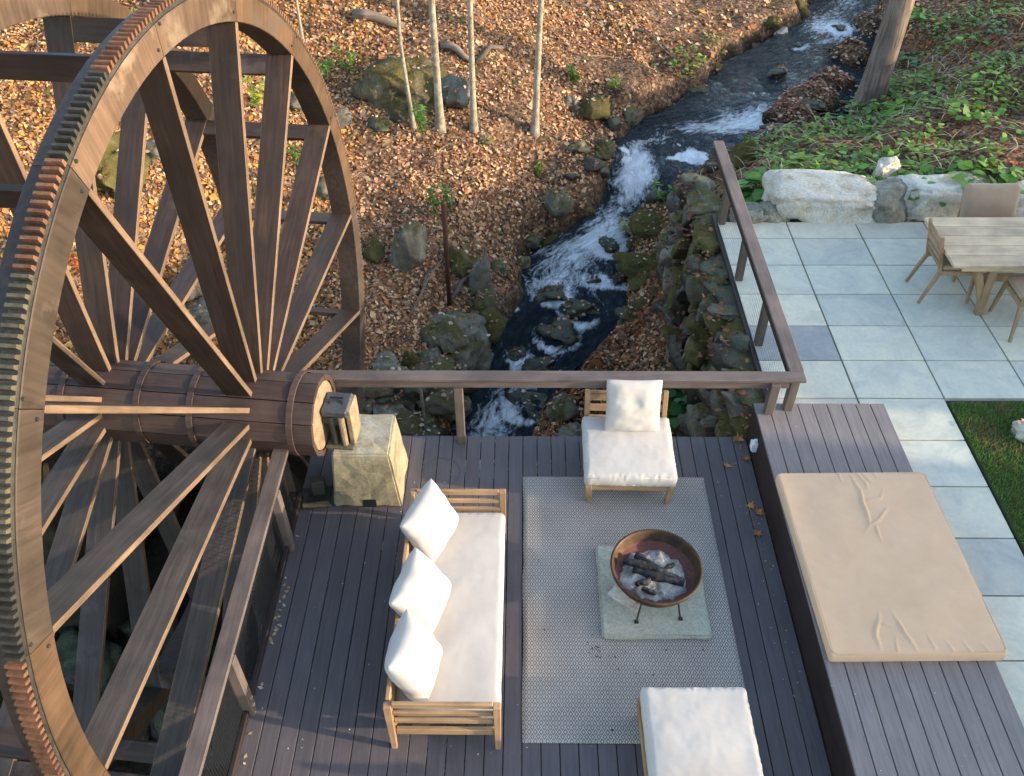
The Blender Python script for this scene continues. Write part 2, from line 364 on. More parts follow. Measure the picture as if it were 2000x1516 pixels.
# ------------------------------------------------------------------ levels
DZ, PZ = -.26, .20          # deck, raised platform; patio is 0
DX0, DX1, DY0, DY1 = -2.19, 2.335, 1.9, 6.47
# ------------------------------------------------------------------ stream stations (left bank px, right bank px, water level)
ST = [((1578, 20), (1712, 20), -1.0), ((1525, 72), (1725, 80), -1.04), ((1425, 125), (1705, 128), -1.10), ((1372, 175), (1682, 210), -1.16),
      ((1315, 218), (1572, 250), -1.30), ((1222, 245), (1492, 296), -1.46), ((1200, 300), (1395, 328), -1.55), ((1185, 345), (1330, 380), -1.82),
      ((1165, 395), (1255, 418), -2.02), ((1118, 450), (1232, 455), -2.12), ((1040, 505), (1228, 500), -2.27), ((1012, 545), (1224, 555), -2.36),
      ((1000, 592), (1215, 612), -2.46), ((965, 650), (1185, 662), -2.58), ((925, 720), (1105, 725), -2.72), ((895, 790), (1060, 795), -2.84), ((865, 860), (1035, 865), -2.95)]
stL = [U(*a, z=z) for a, b, z in ST]; stR = [U(*b, z=z) for a, b, z in ST]
e0 = (stL[0]-stL[1]); e0[2] = 0; e0 /= np.linalg.norm(e0)
for k in (3., 9., 20.):
    stL.insert(0, U(*ST[0][0], z=-1.0)+e0*k+np.array([0, 0, .03*k])); stR.insert(0, U(*ST[0][1], z=-1.0)+e0*k+np.array([0, 0, .03*k]))
stL.append(np.array([-1.4, 6.4, -3.05])); stR.append(np.array([-.1, 6.2, -3.05]))
stL.append(np.array([-2.2, 2.0, -3.3])); stR.append(np.array([-.6, 2.0, -3.3]))
stL = np.array(stL); stR = np.array(stR)
def dens(a, k=14):
    t = np.linspace(0, len(a)-1, (len(a)-1)*k+1); out = []
    for x in t:
        i = min(int(x), len(a)-2); f = x-i
        p0, p1, p2, p3 = a[max(i-1, 0)], a[i], a[i+1], a[min(i+2, len(a)-1)]
        out.append(.5*((2*p1)+(-p0+p2)*f+(2*p0-5*p1+4*p2-p3)*f*f+(-p0+3*p1-3*p2+p3)*f**3))
    return np.array(out)
dL, dR = dens(stL), dens(stR)
cC = (dL+dR)/2; cW = np.linalg.norm((dL-dR)[:, :2], axis=1)/2
# ------------------------------------------------------------------ terrain
TA = [(1150, 350, -1.5), (1100, 430, -1.75), (1000, 480, -1.95), (960, 560, -2.0), (900, 640, -2.15), (860, 720, -2.35), (820, 820, -2.6),
      (1150, 200, -1.05), (1050, 260, -1.0), (925, 255, -.8), (858, 250, -.7), (800, 350, -1.1), (900, 400, -1.4), (750, 450, -1.4), (700, 550, -1.6), (760, 640, -1.9), (720, 740, -2.2),
      (1480, 90, -.75), (1350, 120, -.8), (1250, 60, -.6), (1100, 60, -.35), (950, 60, 0), (800, 80, .15), (680, 60, .3), (600, 150, -.1), (650, 300, -.8), (500, 200, 0), (400, 300, -.3), (300, 500, -1.1), (60, 150, .7), (60, 350, .1), (200, 650, -1.6),
      (1290, 600, -1.9), (1250, 530, -2.1), (1285, 480, -1.8), (1330, 560, -1.6), (1230, 690, -2.35), (1330, 690, -2.0), (1150, 745, -2.5), (1170, 820, -2.6), (1400, 800, -1.7), (1300, 420, -1.6), (1360, 355, -1.25), (1425, 315, -.95),
      (1480, 322, -.55), (1500, 390, -.15), (1560, 300, -.4), (1600, 240, -.75), (1700, 220, -.75), (1760, 120, -.6), (1800, 40, -.35), (1900, 40, .15), (1950, 150, .3), (1850, 250, .1), (1700, 340, -.02), (1800, 340, .15), (1950, 330, .35)]
pts = [U(a, b, z=z) for a, b, z in TA]
pts += [np.array(p) for p in [(-3, 3, -3.7), (-3, 6, -3.9), (-2.6, 8, -3.2), (-2.5, 8.9, -2.75), (-5, 5, -3.3), (-6.6, 5, -2.2), (-6.5, 8.5, -1.7), (-8.5, 3, -1.3), (0, 4.5, -3.3), (0, 1, -3.4), (2, 4.5, -2.9), (4, 4.5, -2.3), (8, 5, -.9), (8, 9, -.35), (8, 11, .25),
        (-12, 16, 1.8), (-12, 26, 3.5), (-3, 27, 1.6), (3, 30, .4), (14, 27, .5), (13, 19, .2), (13, 11, .1), (-13, 5, 0), (-13, -6, 0), (14, 0, -.6), (0, -9, -2), (-4, 0, -3.0)]]
pts = np.array(pts)
def tps(d2): return np.where(d2 > 1e-9, .5*d2*np.log(np.maximum(d2, 1e-9)), 0)
d2 = ((pts[:, None, :2]-pts[None, :, :2])**2).sum(-1); n_p = len(pts)
A = np.zeros((n_p+3, n_p+3)); A[:n_p, :n_p] = tps(d2)+np.eye(n_p)*.25; A[:n_p, n_p] = 1; A[:n_p, n_p+1:] = pts[:, :2]; A[n_p, :n_p] = 1; A[n_p+1:, :n_p] = pts[:, :2].T
wts = np.linalg.solve(A, np.concatenate([pts[:, 2], [0, 0, 0]]))
def axis_pts(lo, hi, step, far):
    c = list(np.arange(lo, hi+1e-6, step)); s = step; x = hi
    while x < far: s *= 1.35; x += s; c.append(x)
    s = step; x = lo
    while x > -far: s *= 1.35; x -= s; c.insert(0, x)
    return np.array(c)
gx = axis_pts(-11, 11.5, .13, 80); gy = axis_pts(1.0, 25, .13, 80)
GX, GY = np.meshgrid(gx, gy, indexing='ij')
P2 = np.stack([GX.ravel(), GY.ravel()], -1)
cl = np.stack([np.clip(P2[:, 0], -14, 15), np.clip(P2[:, 1], -9, 30)], -1)
Z = np.zeros(len(P2))
for i in range(0, len(P2), 8000):
    q = cl[i:i+8000]; dd = ((q[:, None]-pts[None, :, :2])**2).sum(-1); Z[i:i+8000] = tps(dd)@wts[:n_p]+wts[n_p]+q@wts[n_p+1:]
P3 = np.stack([P2[:, 0], P2[:, 1], 0*Z], -1)
Z += .13*fbm(P3*.9, 4)+.05*fbm(P3*3.1+5, 3)
# islands and stream bed
nearD = np.full(len(P2), 1e9); nearI = np.zeros(len(P2), int)
for i in range(0, len(P2), 8000):
    dd = np.sqrt(((P2[i:i+8000, None]-cC[None, :, :2])**2).sum(-1))-cW[None]*.98; nearI[i:i+8000] = dd.argmin(1); nearD[i:i+8000] = dd.min(1)
wz = cC[nearI, 2]
wob = nearD+.16*fbm(P3*1.7+11, 3)
t = np.clip((wob+.18)/.36, 0, 1); t = t*t*(3-2*t)
Zb = np.maximum(Z, wz+.10+.06*vnoise(P3*4))
Z = np.where(nearD < 4, (wz-.28)*(1-t)+Zb*t, Z)
for (px, py, rx, ry, h) in [(1585, 190, .75, .65, .20), (1540, 212, .55, .35, .15), (1625, 160, .6, .45, .18), (1660, 110, .5, .7, .2), (1520, 143, .28, .25, .16), (1690, 60, .35, .8, .15), (1500, 258, .5, .3, .16), (1560, 225, .5, .35, .18)]:
    c = U(px, py, z=-1.1); g = np.exp(-(((P2[:, 0]-c[0])/rx)**2+((P2[:, 1]-c[1])/ry)**2)*1.3)
    Z = np.maximum(Z, np.where(g > .05, wz-.28+g*(.28+h+.12)+.05*vnoise(P3*5), -99))
# the patio, deck and lawn stand above the soil: keep it below them
inP = (P2[:, 0] > 2.75) & (P2[:, 1] < 10.15) & (P2[:, 1] > -40); Z = np.where(inP, np.minimum(Z, -.2), Z)
Z = np.where((P2[:, 0] > 2.5) & (P2[:, 1] >= 10.0) & (P2[:, 1] < 10.6), np.minimum(Z, -.02), Z)
ZG = Z.reshape(GX.shape)
def hz(x, y):
    x = np.asarray(x, float); y = np.asarray(y, float)
    i = np.clip(np.searchsorted(gx, x)-1, 0, len(gx)-2); j = np.clip(np.searchsorted(gy, y)-1, 0, len(gy)-2)
    fx = np.clip((x-gx[i])/(gx[i+1]-gx[i]), 0, 1); fy = np.clip((y-gy[j])/(gy[j+1]-gy[j]), 0, 1)
    return (ZG[i, j]*(1-fx)+ZG[i+1, j]*fx)*(1-fy)+(ZG[i, j+1]*(1-fx)+ZG[i+1, j+1]*fx)*fy
def wet(x, y, m=0.0):
    d = np.sqrt((np.asarray(x)[..., None]-cC[:, 0])**2+(np.asarray(y)[..., None]-cC[:, 1])**2)-cW*.98
    return d.min(-1) < m
def hit(px, py, tmin=6.0):
    d = ray(px, py); ts = np.arange(tmin, 60, .03); p = np.array([0, 0, CAMH])+d*ts[:, None]
    b = p[:, 2] < hz(p[:, 0], p[:, 1]); k = int(b.argmax()) if b.any() else len(ts)-1
    return Vector(p[k])
def grid_mesh(name, verts, nx, ny, smooth=True, uv=None):
    idx = np.arange(nx*ny).reshape(nx, ny)
    f = np.stack([idx[:-1, :-1], idx[1:, :-1], idx[1:, 1:], idx[:-1, 1:]], -1).reshape(-1, 4)
    return np_mesh(name, verts, f, smooth)
def np_mesh(name, verts, faces, smooth=True, col=None):
    me = bpy.data.meshes.new(name); k = faces.shape[1]
    me.vertices.add(len(verts)); me.vertices.foreach_set('co', np.ascontiguousarray(verts, np.float32).ravel())
    me.loops.add(faces.size); me.loops.foreach_set('vertex_index', faces.ravel().astype(np.int32))
    me.polygons.add(len(faces)); me.polygons.foreach_set('loop_start', np.arange(0, faces.size, k, dtype=np.int32)); me.polygons.foreach_set('loop_total', np.full(len(faces), k, np.int32))
    if smooth: me.polygons.foreach_set('use_smooth', np.ones(len(faces), bool))
    if col is not None:
        a = me.attributes.new('Col', 'FLOAT_COLOR', 'POINT'); a.data.foreach_set('color', np.ascontiguousarray(np.concatenate([col, np.ones((len(col), 1))], 1), np.float32).ravel())
    me.update(calc_edges=True); me.validate(); return me
gme = grid_mesh('forest_ground', np.stack([P2[:, 0], P2[:, 1], Z], -1), len(gx), len(gy))
wet_shade = np.clip(np.exp(-np.maximum(nearD-.05, 0)/.28), 0, 1)+np.clip((-2.2-Z)/.5, 0, 1)  # damp stream margin, plus pit shade painted on the low ground
wet_shade = wet_shade*np.where(nearD < .3, np.clip((wz+.13-Z)/.09, .15, 1), 1)
ga = gme.attributes.new('wet', 'FLOAT', 'POINT'); ga.data.foreach_set('value', np.clip(wet_shade, 0, 1).astype(np.float32))
tag(mk('forest_ground', gme, M['ground']), kind='structure')
# ------------------------------------------------------------------ water
NV = 34
FO = {0: (.3, .5, .9), 3: (.50, .45, .6), 4: (.46, .4, .5), 5: (.30, .3, .5), 6: (.30, .5, .4), 7: (.78, .62, .25), 8: (.30, .3, .4), 8.6: (.62, .18, .16), 9: (.98, .24, .20), 9.6: (1.1, .34, .26), 10: (1.0, .36, .30), 10.6: (.72, .5, .4), 11: (.60, .55, .5), 12: (.62, .55, .5), 12.6: (.72, .4, .5), 13: (.66, .45, .45), 14: (.58, .4, .5), 14.6: (.38, .5, .5), 15: (.18, .5, .5), 16: (.22, .4, .5), 17: (.42, .5, .5), 18: (.60, .5, .4), 19: (.60, .5, .4), 20: (.35, .5, .4), 22: (.2, .5, .5)}
ks = sorted(FO); tt = np.arange(len(dL))/14.0
foam_t, foam_c, foam_w = [np.interp(tt, ks, [FO[k][q] for k in ks]) for q in range(3)]
vs = []; fm = []; uvs = []; along = np.concatenate([[0], np.cumsum(np.linalg.norm(np.diff(cC, axis=0), axis=1))])
for i in range(len(dL)):
    for j in range(NV):
        s = j/(NV-1); s2 = -.07+s*1.14
        p = dL[i]*(1-s2)+dR[i]*s2; e = math.exp(-((s2-foam_c[i])/foam_w[i])**2)
        vs.append(p); fm.append(foam_t[i]*(.22+.80*e)); uvs.append((s2*cW[i]*2, along[i]))
vs = np.array(vs); fm = np.array(fm); uvs = np.array(uvs)
amp = .012+.055*np.clip(fm, 0, 1); q = np.stack([vs[:, 0]*2.6, vs[:, 1]*2.2, 0*fm], -1)
vs[:, 2] += amp*fbm(q, 4)+.01*vnoise(q*4)
fm += .18*fbm(np.stack([vs[:, 0]*.9, vs[:, 1]*.7, 0*fm+3], -1), 3)
SR = [(1188, 476, .24), (1160, 548, .15), (1245, 345, .10), (1075, 572, .26), (1138, 606, .34), (1010, 690, .16), (1090, 650, .36), (1480, 190, .16), (1560, 90, .13), (1640, 55, .2), (1050, 715, .34), (1035, 790, .30), (1205, 545, .22)]
SRW = [(U(a_, b_, z=float(np.interp(b_, [20, 128, 250, 300, 345, 395, 505, 592, 650, 720, 860], [-1, -1.1, -1.46, -1.55, -1.82, -2.02, -2.27, -2.46, -2.58, -2.72, -2.95]))), r_) for a_, b_, r_ in SR]
for c, r_ in SRW:
    d_ = np.hypot(vs[:, 0]-c[0], vs[:, 1]-c[1]); dn_ = np.clip((c[1]-vs[:, 1])/r_, -1, 1)
    fm = fm+.42*np.exp(-((d_-r_*1.05)/.10)**2)*(.55+.45*dn_)
# two rafts of still foam that lie on the dark pools
for (px, py, rx, ry, z) in [(1345, 305, .42, .20, -1.5), (995, 598, .13, .13, -2.46), (1217, 293, .10, .08, -1.55)]:
    c = U(px, py, z=z); wq = 1+.55*fbm(np.stack([vs[:, 0]*4.5+px, vs[:, 1]*4.5, 0*fm], -1), 3); g = np.exp(-((((vs[:, 0]-c[0])/rx)**2+((vs[:, 1]-c[1])/ry)**2)*wq**2)**2); fm = np.maximum(fm, g*1.15)
me = grid_mesh('stream', vs, len(dL), NV)
a = me.attributes.new('foam', 'FLOAT', 'POINT'); a.data.foreach_set('value', fm.astype(np.float32))
uvl = me.uv_layers.new(name='flow'); li = np.zeros(len(me.loops), np.int32); me.loops.foreach_get('vertex_index', li); uvl.data.foreach_set('uv', uvs[li].astype(np.float32).ravel())
tag(mk('stream', me, M['water']), kind='structure')
# ------------------------------------------------------------------ patio
patio = MB().box((7.6, 6.07, -1.2), (9.95, 8.33, 2.3), .01).build('patio', M['paving_base'])
tag(patio, kind='structure')
X0, TW, YR, TD = 3.513, .915, 9.841, .61
slabm = {}
def slab(x0, x1, y0, y1):
    k = (round(x1-x0, 3), round(y1-y0, 3))
    if k not in slabm:
        slabm[k] = MB().box((0, 0, -.025), (k[0]-.017, k[1]-.014, .05), .004).mesh('paving_slab')
    rn = random.Random(int(x0*977+y0*613))
    o = mk('paving_slab', slabm[k], M['paving'], patio, ((x0+x1)/2, (y0+y1)/2, rn.uniform(-.0015, .0015)), (rn.uniform(-.001, .001), rn.uniform(-.0006, .0006), 0))
for c in range(-1, 9):
    xa = X0+c*TW; xb = xa+TW
    slab(xa, xb, YR, YR+.40)
    for r in range(0, 13):
        yb = YR-r*TD; ya = yb-TD
        if r >= 5 and c >= 1: break
        slab(xa, xb, ya, yb)
# ------------------------------------------------------------------ lawn and grass
lawn = tag(MB().box((8.52, 2.24, -.125), (8.14, 9.0, .24), .01).build('lawn', M['lawn']), kind='structure')
def blades(name, n, area, zf, h=(.03, .06), w=.0035, cols=((.07, .15, .025), (.16, .26, .05)), seed=3):
    rs = np.random.RandomState(seed); x = rs.uniform(area[0], area[1], n); y = rs.uniform(area[2], area[3], n); z = zf(x, y)
    th = rs.uniform(0, 6.283, n); hh = rs.uniform(*h, n); le = rs.uniform(0, .9, n)*hh; la = rs.uniform(0, 6.283, n)
    c, s = np.cos(th)*w, np.sin(th)*w
    v = np.zeros((n, 3, 3)); v[:, 0] = np.stack([x-c, y-s, z], -1); v[:, 1] = np.stack([x+c, y+s, z], -1); v[:, 2] = np.stack([x+np.cos(la)*le, y+np.sin(la)*le, z+hh], -1)
    f = np.arange(n*3).reshape(n, 3); k = rs.rand(n, 1); col = np.array(cols[0])*(1-k)+np.array(cols[1])*k; col *= rs.uniform(.7, 1.3, (n, 1)); brn = (rs.rand(n) < .06) | (fbm(np.stack([x*3, y*3, 0*x], -1), 3) > rs.uniform(.5, 1.1, n)); col[brn] = (.22, .17, .07)
    return mk(name, np_mesh(name, v.reshape(-1, 3), f, False, np.repeat(col, 3, 0)), M['green'])
tag(blades('lawn_grass', 80000, (4.46, 8.6, 2.2, 6.72), lambda x, y: 0*x-.01, (.03, .065), .005), 'short green lawn grass beside the pale stone paving', 'grass', kind='stuff')
# ------------------------------------------------------------------ deck
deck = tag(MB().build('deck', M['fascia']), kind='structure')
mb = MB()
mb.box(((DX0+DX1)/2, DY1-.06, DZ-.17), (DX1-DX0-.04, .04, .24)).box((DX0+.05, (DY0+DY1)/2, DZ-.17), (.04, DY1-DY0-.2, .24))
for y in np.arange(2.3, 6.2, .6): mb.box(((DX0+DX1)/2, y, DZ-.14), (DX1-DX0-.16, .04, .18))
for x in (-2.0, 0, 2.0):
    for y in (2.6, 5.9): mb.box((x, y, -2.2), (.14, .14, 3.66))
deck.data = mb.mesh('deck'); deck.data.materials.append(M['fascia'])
PB = .1458; nb = 31; bw = PB-.0075
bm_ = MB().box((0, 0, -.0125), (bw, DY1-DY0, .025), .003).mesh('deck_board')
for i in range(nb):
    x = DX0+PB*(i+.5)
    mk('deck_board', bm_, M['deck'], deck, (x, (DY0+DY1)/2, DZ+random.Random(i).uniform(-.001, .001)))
M['stain'] = rough_mat('water_ring_stain', [(.075, .07, .072), (.11, .105, .105)], 12, .7, .1, .002)
q = U(862, 922, z=DZ); vs_ = []; fs_ = []
for k in range(41):
    a_ = R_(-40+k*5.6)
    for r in (.183, .193): vs_.append((r*math.cos(a_), r*math.sin(a_), 0))
fs_ = [(2*k, 2*k+1, 2*k+3, 2*k+2) for k in range(40)]
MB().add(vs_, fs_).build('ring_stain', M['stain'], deck, (q[0], q[1], DZ+.003))
# raised platform
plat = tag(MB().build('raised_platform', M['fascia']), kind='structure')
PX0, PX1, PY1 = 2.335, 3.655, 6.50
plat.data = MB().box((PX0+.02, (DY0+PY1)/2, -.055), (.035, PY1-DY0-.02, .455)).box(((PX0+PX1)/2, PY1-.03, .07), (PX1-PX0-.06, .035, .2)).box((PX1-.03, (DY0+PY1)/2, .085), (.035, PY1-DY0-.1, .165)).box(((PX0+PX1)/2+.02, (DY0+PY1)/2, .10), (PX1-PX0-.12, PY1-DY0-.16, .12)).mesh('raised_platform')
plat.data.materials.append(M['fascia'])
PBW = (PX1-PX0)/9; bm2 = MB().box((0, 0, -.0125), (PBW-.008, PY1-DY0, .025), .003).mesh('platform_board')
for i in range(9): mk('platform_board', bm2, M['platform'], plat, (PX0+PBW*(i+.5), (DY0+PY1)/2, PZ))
# ------------------------------------------------------------------ railings
RZ = .635
rl = empty('deck_railing', (-2.1, 6.45, DZ), 0, 'brown wooden L-shaped railing at the stream edge of deck and patio', 'railing')
def child(mb, name, m, root, smooth=False):
    o = mb.build(name, m, root, smooth=smooth); o.matrix_parent_inverse = root.matrix_basis.inverted(); return o
cnr = (2.685, 6.43)
FARP = (2.60, 10.95, .80)
child(MB().box(((-2.16+2.75)/2, 6.43, RZ-.019), (4.91, .14, .038), .006), 'top_rail', M['rail'], rl)
child(MB().box(((-2.12+2.6)/2, 6.40, RZ-.038-.045), (4.72, .038, .088), .004), 'rail_apron', M['rail'], rl)
child(MB().bar((cnr[0], 6.505, RZ-.017), FARP, .14, .038, .006), 'top_rail', M['rail_y'], rl)
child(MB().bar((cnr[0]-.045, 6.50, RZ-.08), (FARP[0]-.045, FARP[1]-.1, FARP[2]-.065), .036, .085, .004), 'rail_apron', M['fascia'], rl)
def post(x, y, z0, z1, s=.088): child(MB().box((x, y, (z0+z1)/2), (s, s, z1-z0), .006), 'post', M['post'], rl)
post(-.645, 6.40, DZ-.2, RZ-.13); post(-2.06, 6.40, DZ-.2, RZ-.13)
post(2.455, 6.37, PZ, RZ-.04); post(2.66, 6.43, 0, RZ-.04)
for yy in (7.68, 8.92, 10.2):
    k = (yy-6.5)/(10.95-6.5); post(2.645, yy, 0, RZ+(FARP[2]-RZ)*k-.03)
def wire_panel(y0, y1, x0, z0, z1a, z1b, st=.065):
    mb = MB(); r = .0006
    for y in np.arange(y0, y1, st):
        k = (y-y0)/(y1-y0); mb.box((x0, y, (z0+z1a+(z1b-z1a)*k)/2), (r*2, r*2, z1a+(z1b-z1a)*k-z0), 0.0005)
    for z in np.arange(z0, z1a, st): mb.box((x0, (y0+y1)/2, z), (r*2, y1-y0, r*2), .0005)
    return mb
o = child(wire_panel(6.52, 10.7, 2.60, .05, RZ-.1, .68), 'wire_mesh', M['blackmetal'], rl); o['kind'] = 'stuff'
# left railing beside the wheel
rl2 = empty('wheel_side_railing', (DX0, 4, DZ), 0, 'brown wooden railing with black wire mesh between deck and water wheel', 'railing')
child(MB().box((DX0+.01, 3.75, RZ-.019), (.14, 3.75, .038), .006), 'top_rail', M['rail_y'], rl2)
child(MB().box((DX0+.01, 3.75, RZ-.075), (.036, 3.70, .07), .004), 'rail_apron', M['fascia'], rl2)
for yy in (5.0, 3.4, 2.2): child(MB().box((DX0+.02, yy, (DZ-.05+RZ-.11)/2), (.088, .088, RZ-.11-DZ+.05), .006), 'post', M['post'], rl2)
child(MB().box((DX0+.015, 3.75, DZ+.06), (.036, 3.7, .07), .004), 'bottom_rail', M['fascia'], rl2)
mb = MB()
for y in np.arange(1.95, 5.58, .03): mb.box((DX0-.01, y, (DZ+RZ)/2), (.004, .004, RZ-DZ-.12), .001)
for z in np.arange(DZ+.09, RZ-.11, .03): mb.box((DX0-.01, 3.75, z), (.004, 3.66, .004), .001)
o = child(mb, 'wire_mesh', M['blackmetal'], rl2); o['kind'] = 'stuff'
# ------------------------------------------------------------------ water wheel
WS = 2.38; HUB = Vector((-WS, 2.43625*WS, CAMH-2.36696*WS)); RO, RI = 1.481*WS, 1.39093*WS
wh = empty('water_wheel', HUB, R_(-5.654), 'huge brown timber water wheel with iron teeth round its rim', 'water wheel')
RW = .24; XB = -1.36
def sector(r0_, r1_, x0, x1, a0, a1, nseg=8, ch=.006):
    mb = MB(); vs = []; fs = []
    prof = [(r0_+ch, x1), (r1_-ch, x1), (r1_, x1-ch), (r1_, x0+ch), (r1_-ch, x0), (r0_+ch, x0), (r0_, x0+ch), (r0_, x1-ch)]; k = len(prof)
    for i in range(nseg+1):
        a_ = a0+(a1-a0)*i/nseg
        for r, x in prof: vs.append((x, r*math.cos(a_), r*math.sin(a_)))
    for i in range(nseg):
        for j in range(k): fs.append((i*k+j, i*k+(j+1) % k, (i+1)*k+(j+1) % k, (i+1)*k+j))
    fs.append(tuple(range(k-1, -1, -1))); fs.append(tuple(nseg*k+j for j in range(k)))
    return mb.add(vs, fs)
M['edge'] = wood('raw_edge_wood', (.12, .078, .047), (.20, .13, .08), 1, .6, (.85, 1.15), 14)  # sunlight on the spokes' narrow faces, put in as a lighter wood colour
M['rimdark'] = wood('rim_inner_wood', (.040, .026, .019), (.075, .05, .036), 1, .55, (.8, 1.2), 12)  # shade on the rim's curved faces, put into the wood colour
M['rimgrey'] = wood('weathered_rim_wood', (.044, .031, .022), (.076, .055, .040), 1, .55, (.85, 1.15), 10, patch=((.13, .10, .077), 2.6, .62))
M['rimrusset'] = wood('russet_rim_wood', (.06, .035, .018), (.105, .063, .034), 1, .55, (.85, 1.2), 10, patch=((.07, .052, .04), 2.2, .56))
def two_tone(me, fn, m1, m2):
    me.materials.append(M[m1]); me.materials.append(M[m2])
    for p_ in me.polygons: p_.material_index = 1 if fn(p_) else 0
    return me
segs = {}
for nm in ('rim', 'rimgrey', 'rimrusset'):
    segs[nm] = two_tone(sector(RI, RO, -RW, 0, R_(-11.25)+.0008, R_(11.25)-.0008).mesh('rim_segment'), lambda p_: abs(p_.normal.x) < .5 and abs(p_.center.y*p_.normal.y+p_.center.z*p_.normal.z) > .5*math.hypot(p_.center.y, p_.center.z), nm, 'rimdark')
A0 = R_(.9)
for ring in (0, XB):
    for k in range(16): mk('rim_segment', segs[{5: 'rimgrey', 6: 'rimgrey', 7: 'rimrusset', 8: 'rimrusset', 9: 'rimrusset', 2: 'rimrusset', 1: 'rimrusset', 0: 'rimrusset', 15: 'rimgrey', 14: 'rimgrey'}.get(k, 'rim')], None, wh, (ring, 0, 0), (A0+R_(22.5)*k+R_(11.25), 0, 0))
spm = MB().bar((0, .20, 0), (0, RI-.002, 0), RW, .048, .004, up=(0, 0, 1)).mesh('spoke')
# grain of the spoke runs along its own length: local y
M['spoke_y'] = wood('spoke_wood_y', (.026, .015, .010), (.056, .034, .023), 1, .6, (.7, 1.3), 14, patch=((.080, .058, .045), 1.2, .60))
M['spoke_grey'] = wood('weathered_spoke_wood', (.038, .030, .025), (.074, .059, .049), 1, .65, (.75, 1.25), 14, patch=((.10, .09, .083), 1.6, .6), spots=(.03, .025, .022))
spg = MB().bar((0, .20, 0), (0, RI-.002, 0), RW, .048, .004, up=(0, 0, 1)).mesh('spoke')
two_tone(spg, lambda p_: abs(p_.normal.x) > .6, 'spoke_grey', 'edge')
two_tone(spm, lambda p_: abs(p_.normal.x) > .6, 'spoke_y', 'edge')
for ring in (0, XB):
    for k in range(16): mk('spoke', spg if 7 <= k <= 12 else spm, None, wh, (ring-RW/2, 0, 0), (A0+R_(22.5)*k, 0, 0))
cbm = MB().box((XB/2-RW/2, RI-.10, 0), (-XB-RW+.004, .19, .045), .004).mesh('cross_beam')
for k in range(16): mk('cross_beam', cbm, M['spoke'], wh, None, (A0+R_(22.5)*k, 0, 0))
bolt_m = MB().lathe([(.001, .012), (.011, .012), (.014, .0)], 8); bolt_m.xf(Matrix(((0, 0, 1, 0), (0, 1, 0, 0), (1, 0, 0, 0), (0, 0, 0, 1)))); bolt_m = bolt_m.mesh('bolt'); bolt_m.materials.append(M['iron'])
for k in range(16):
    for dr, da in ((.07, .9), (.20, -.9)):
        a_ = A0+R_(22.5)*k+R_(da); mk('bolt', bolt_m, None, wh, (.0005, (RI+dr)*math.cos(a_), (RI+dr)*math.sin(a_)))
# iron gear: band segments and teeth
bandm = sector(RO+.002, RO+.030, -.12, -.008, 0, R_(11.25)-.001, 6, .003).mesh('gear_segment')
pitch = R_(.86); gm = []
rg = random.Random(5)
kinds = {k: rg.choice(['rust', 'rust', 'iron', 'irongreen']) for k in range(32)}
for d_, kd in ((7, 'rust'), (8, 'rust'), (9, 'iron'), (10, 'rust'), (11, 'irongreen'), (12, 'irongreen'), (13, 'iron')): kinds[d_] = kd
gseg = [mk('gear_segment', bandm, M['iron'], wh, None, (A0+R_(11.25)*k, 0, 0)) for k in range(32)]
toothm = {}
def tooth_mb(mb, a_):
    ca, sa = math.cos(a_), math.sin(a_); w1, w2 = .016, .010; r1, r2 = RO+.026, RO+.070
    vs = []
    for r, w in ((r1, w1), (r2, w2)):
        for x in (-.115, -.012):
            for t_ in (-w, w): vs.append((x, r*ca-t_*sa, r*sa+t_*ca))
    return mb.add(vs, [(0, 1, 3, 2)[::-1], (4, 5, 7, 6), (0, 1, 5, 4), (2, 3, 7, 6)[::-1], (0, 2, 6, 4)[::-1], (1, 3, 7, 5)])
tm = {}
for kd in ('rust', 'iron', 'irongreen'):
    tm[kd] = tooth_mb(MB(), 0).mesh('gear_tooth'); tm[kd].materials.append(M[kd])
nT = int(2*math.pi/pitch); rest = MB()
for i in range(nT):
    a_ = i*pitch; deg = math.degrees(a_)
    if 78 < deg < 215:
        kk = int(((deg-.9) % 360)/11.25) % 32; mk('gear_tooth', tm[kinds[kk]], None, gseg[kk], None, (a_-A0-R_(11.25)*kk, 0, 0))
    else: tooth_mb(rest, a_)
o = rest.build('gear_teeth', M['rust'], wh); o['kind'] = 'stuff'
# octagonal drum of staves
DR = .372; ns = 12; XL, XR = -2.6, .56
for k in range(ns):
    a0, a1 = 2*math.pi*k/ns+.012, 2*math.pi*(k+1)/ns-.012
    mb = MB(); vs = []
    for x in (XL, XR):
        for r in (DR-.05, DR):
            for a_ in (a0, a1): vs.append((x, r*math.cos(a_)/math.cos(math.pi/ns), r*math.sin(a_)/math.cos(math.pi/ns)))
    mb.add(vs, [(0, 1, 3, 2), (4, 6, 7, 5), (2, 3, 7, 6), (0, 4, 5, 1), (0, 2, 6, 4), (1, 5, 7, 3)])
    mb.build('stave', M['stave'], wh)
for x, w_ in ((.36, .06), (-.55, .06), (-1.04, .06), (-1.75, .06)):
    mb = MB(); r1 = DR/math.cos(math.pi/ns)+.002
    prof = [(r1, x-w_/2), (r1+.008, x-w_/2+.003), (r1+.008, x+w_/2-.003), (r1, x+w_/2)]
    mb.lathe(prof, 28); mb.xf(Matrix(((0, 0, 1, 0), (0, 1, 0, 0), (1, 0, 0, 0), (0, 0, 0, 1)))); mb.build('hoop', M['stave'], wh)
mb = MB().lathe([(0.001, 0), (DR-.052, 0), (DR-.052, .02), (.13, .03), (.001, .03)], 28); mb.xf(Matrix(((0, 0, 1, XR-.03), (0, 1, 0, 0), (1, 0, 0, 0), (0, 0, 0, 1)))); mb.build('end_disc', M['endgrain'], wh)
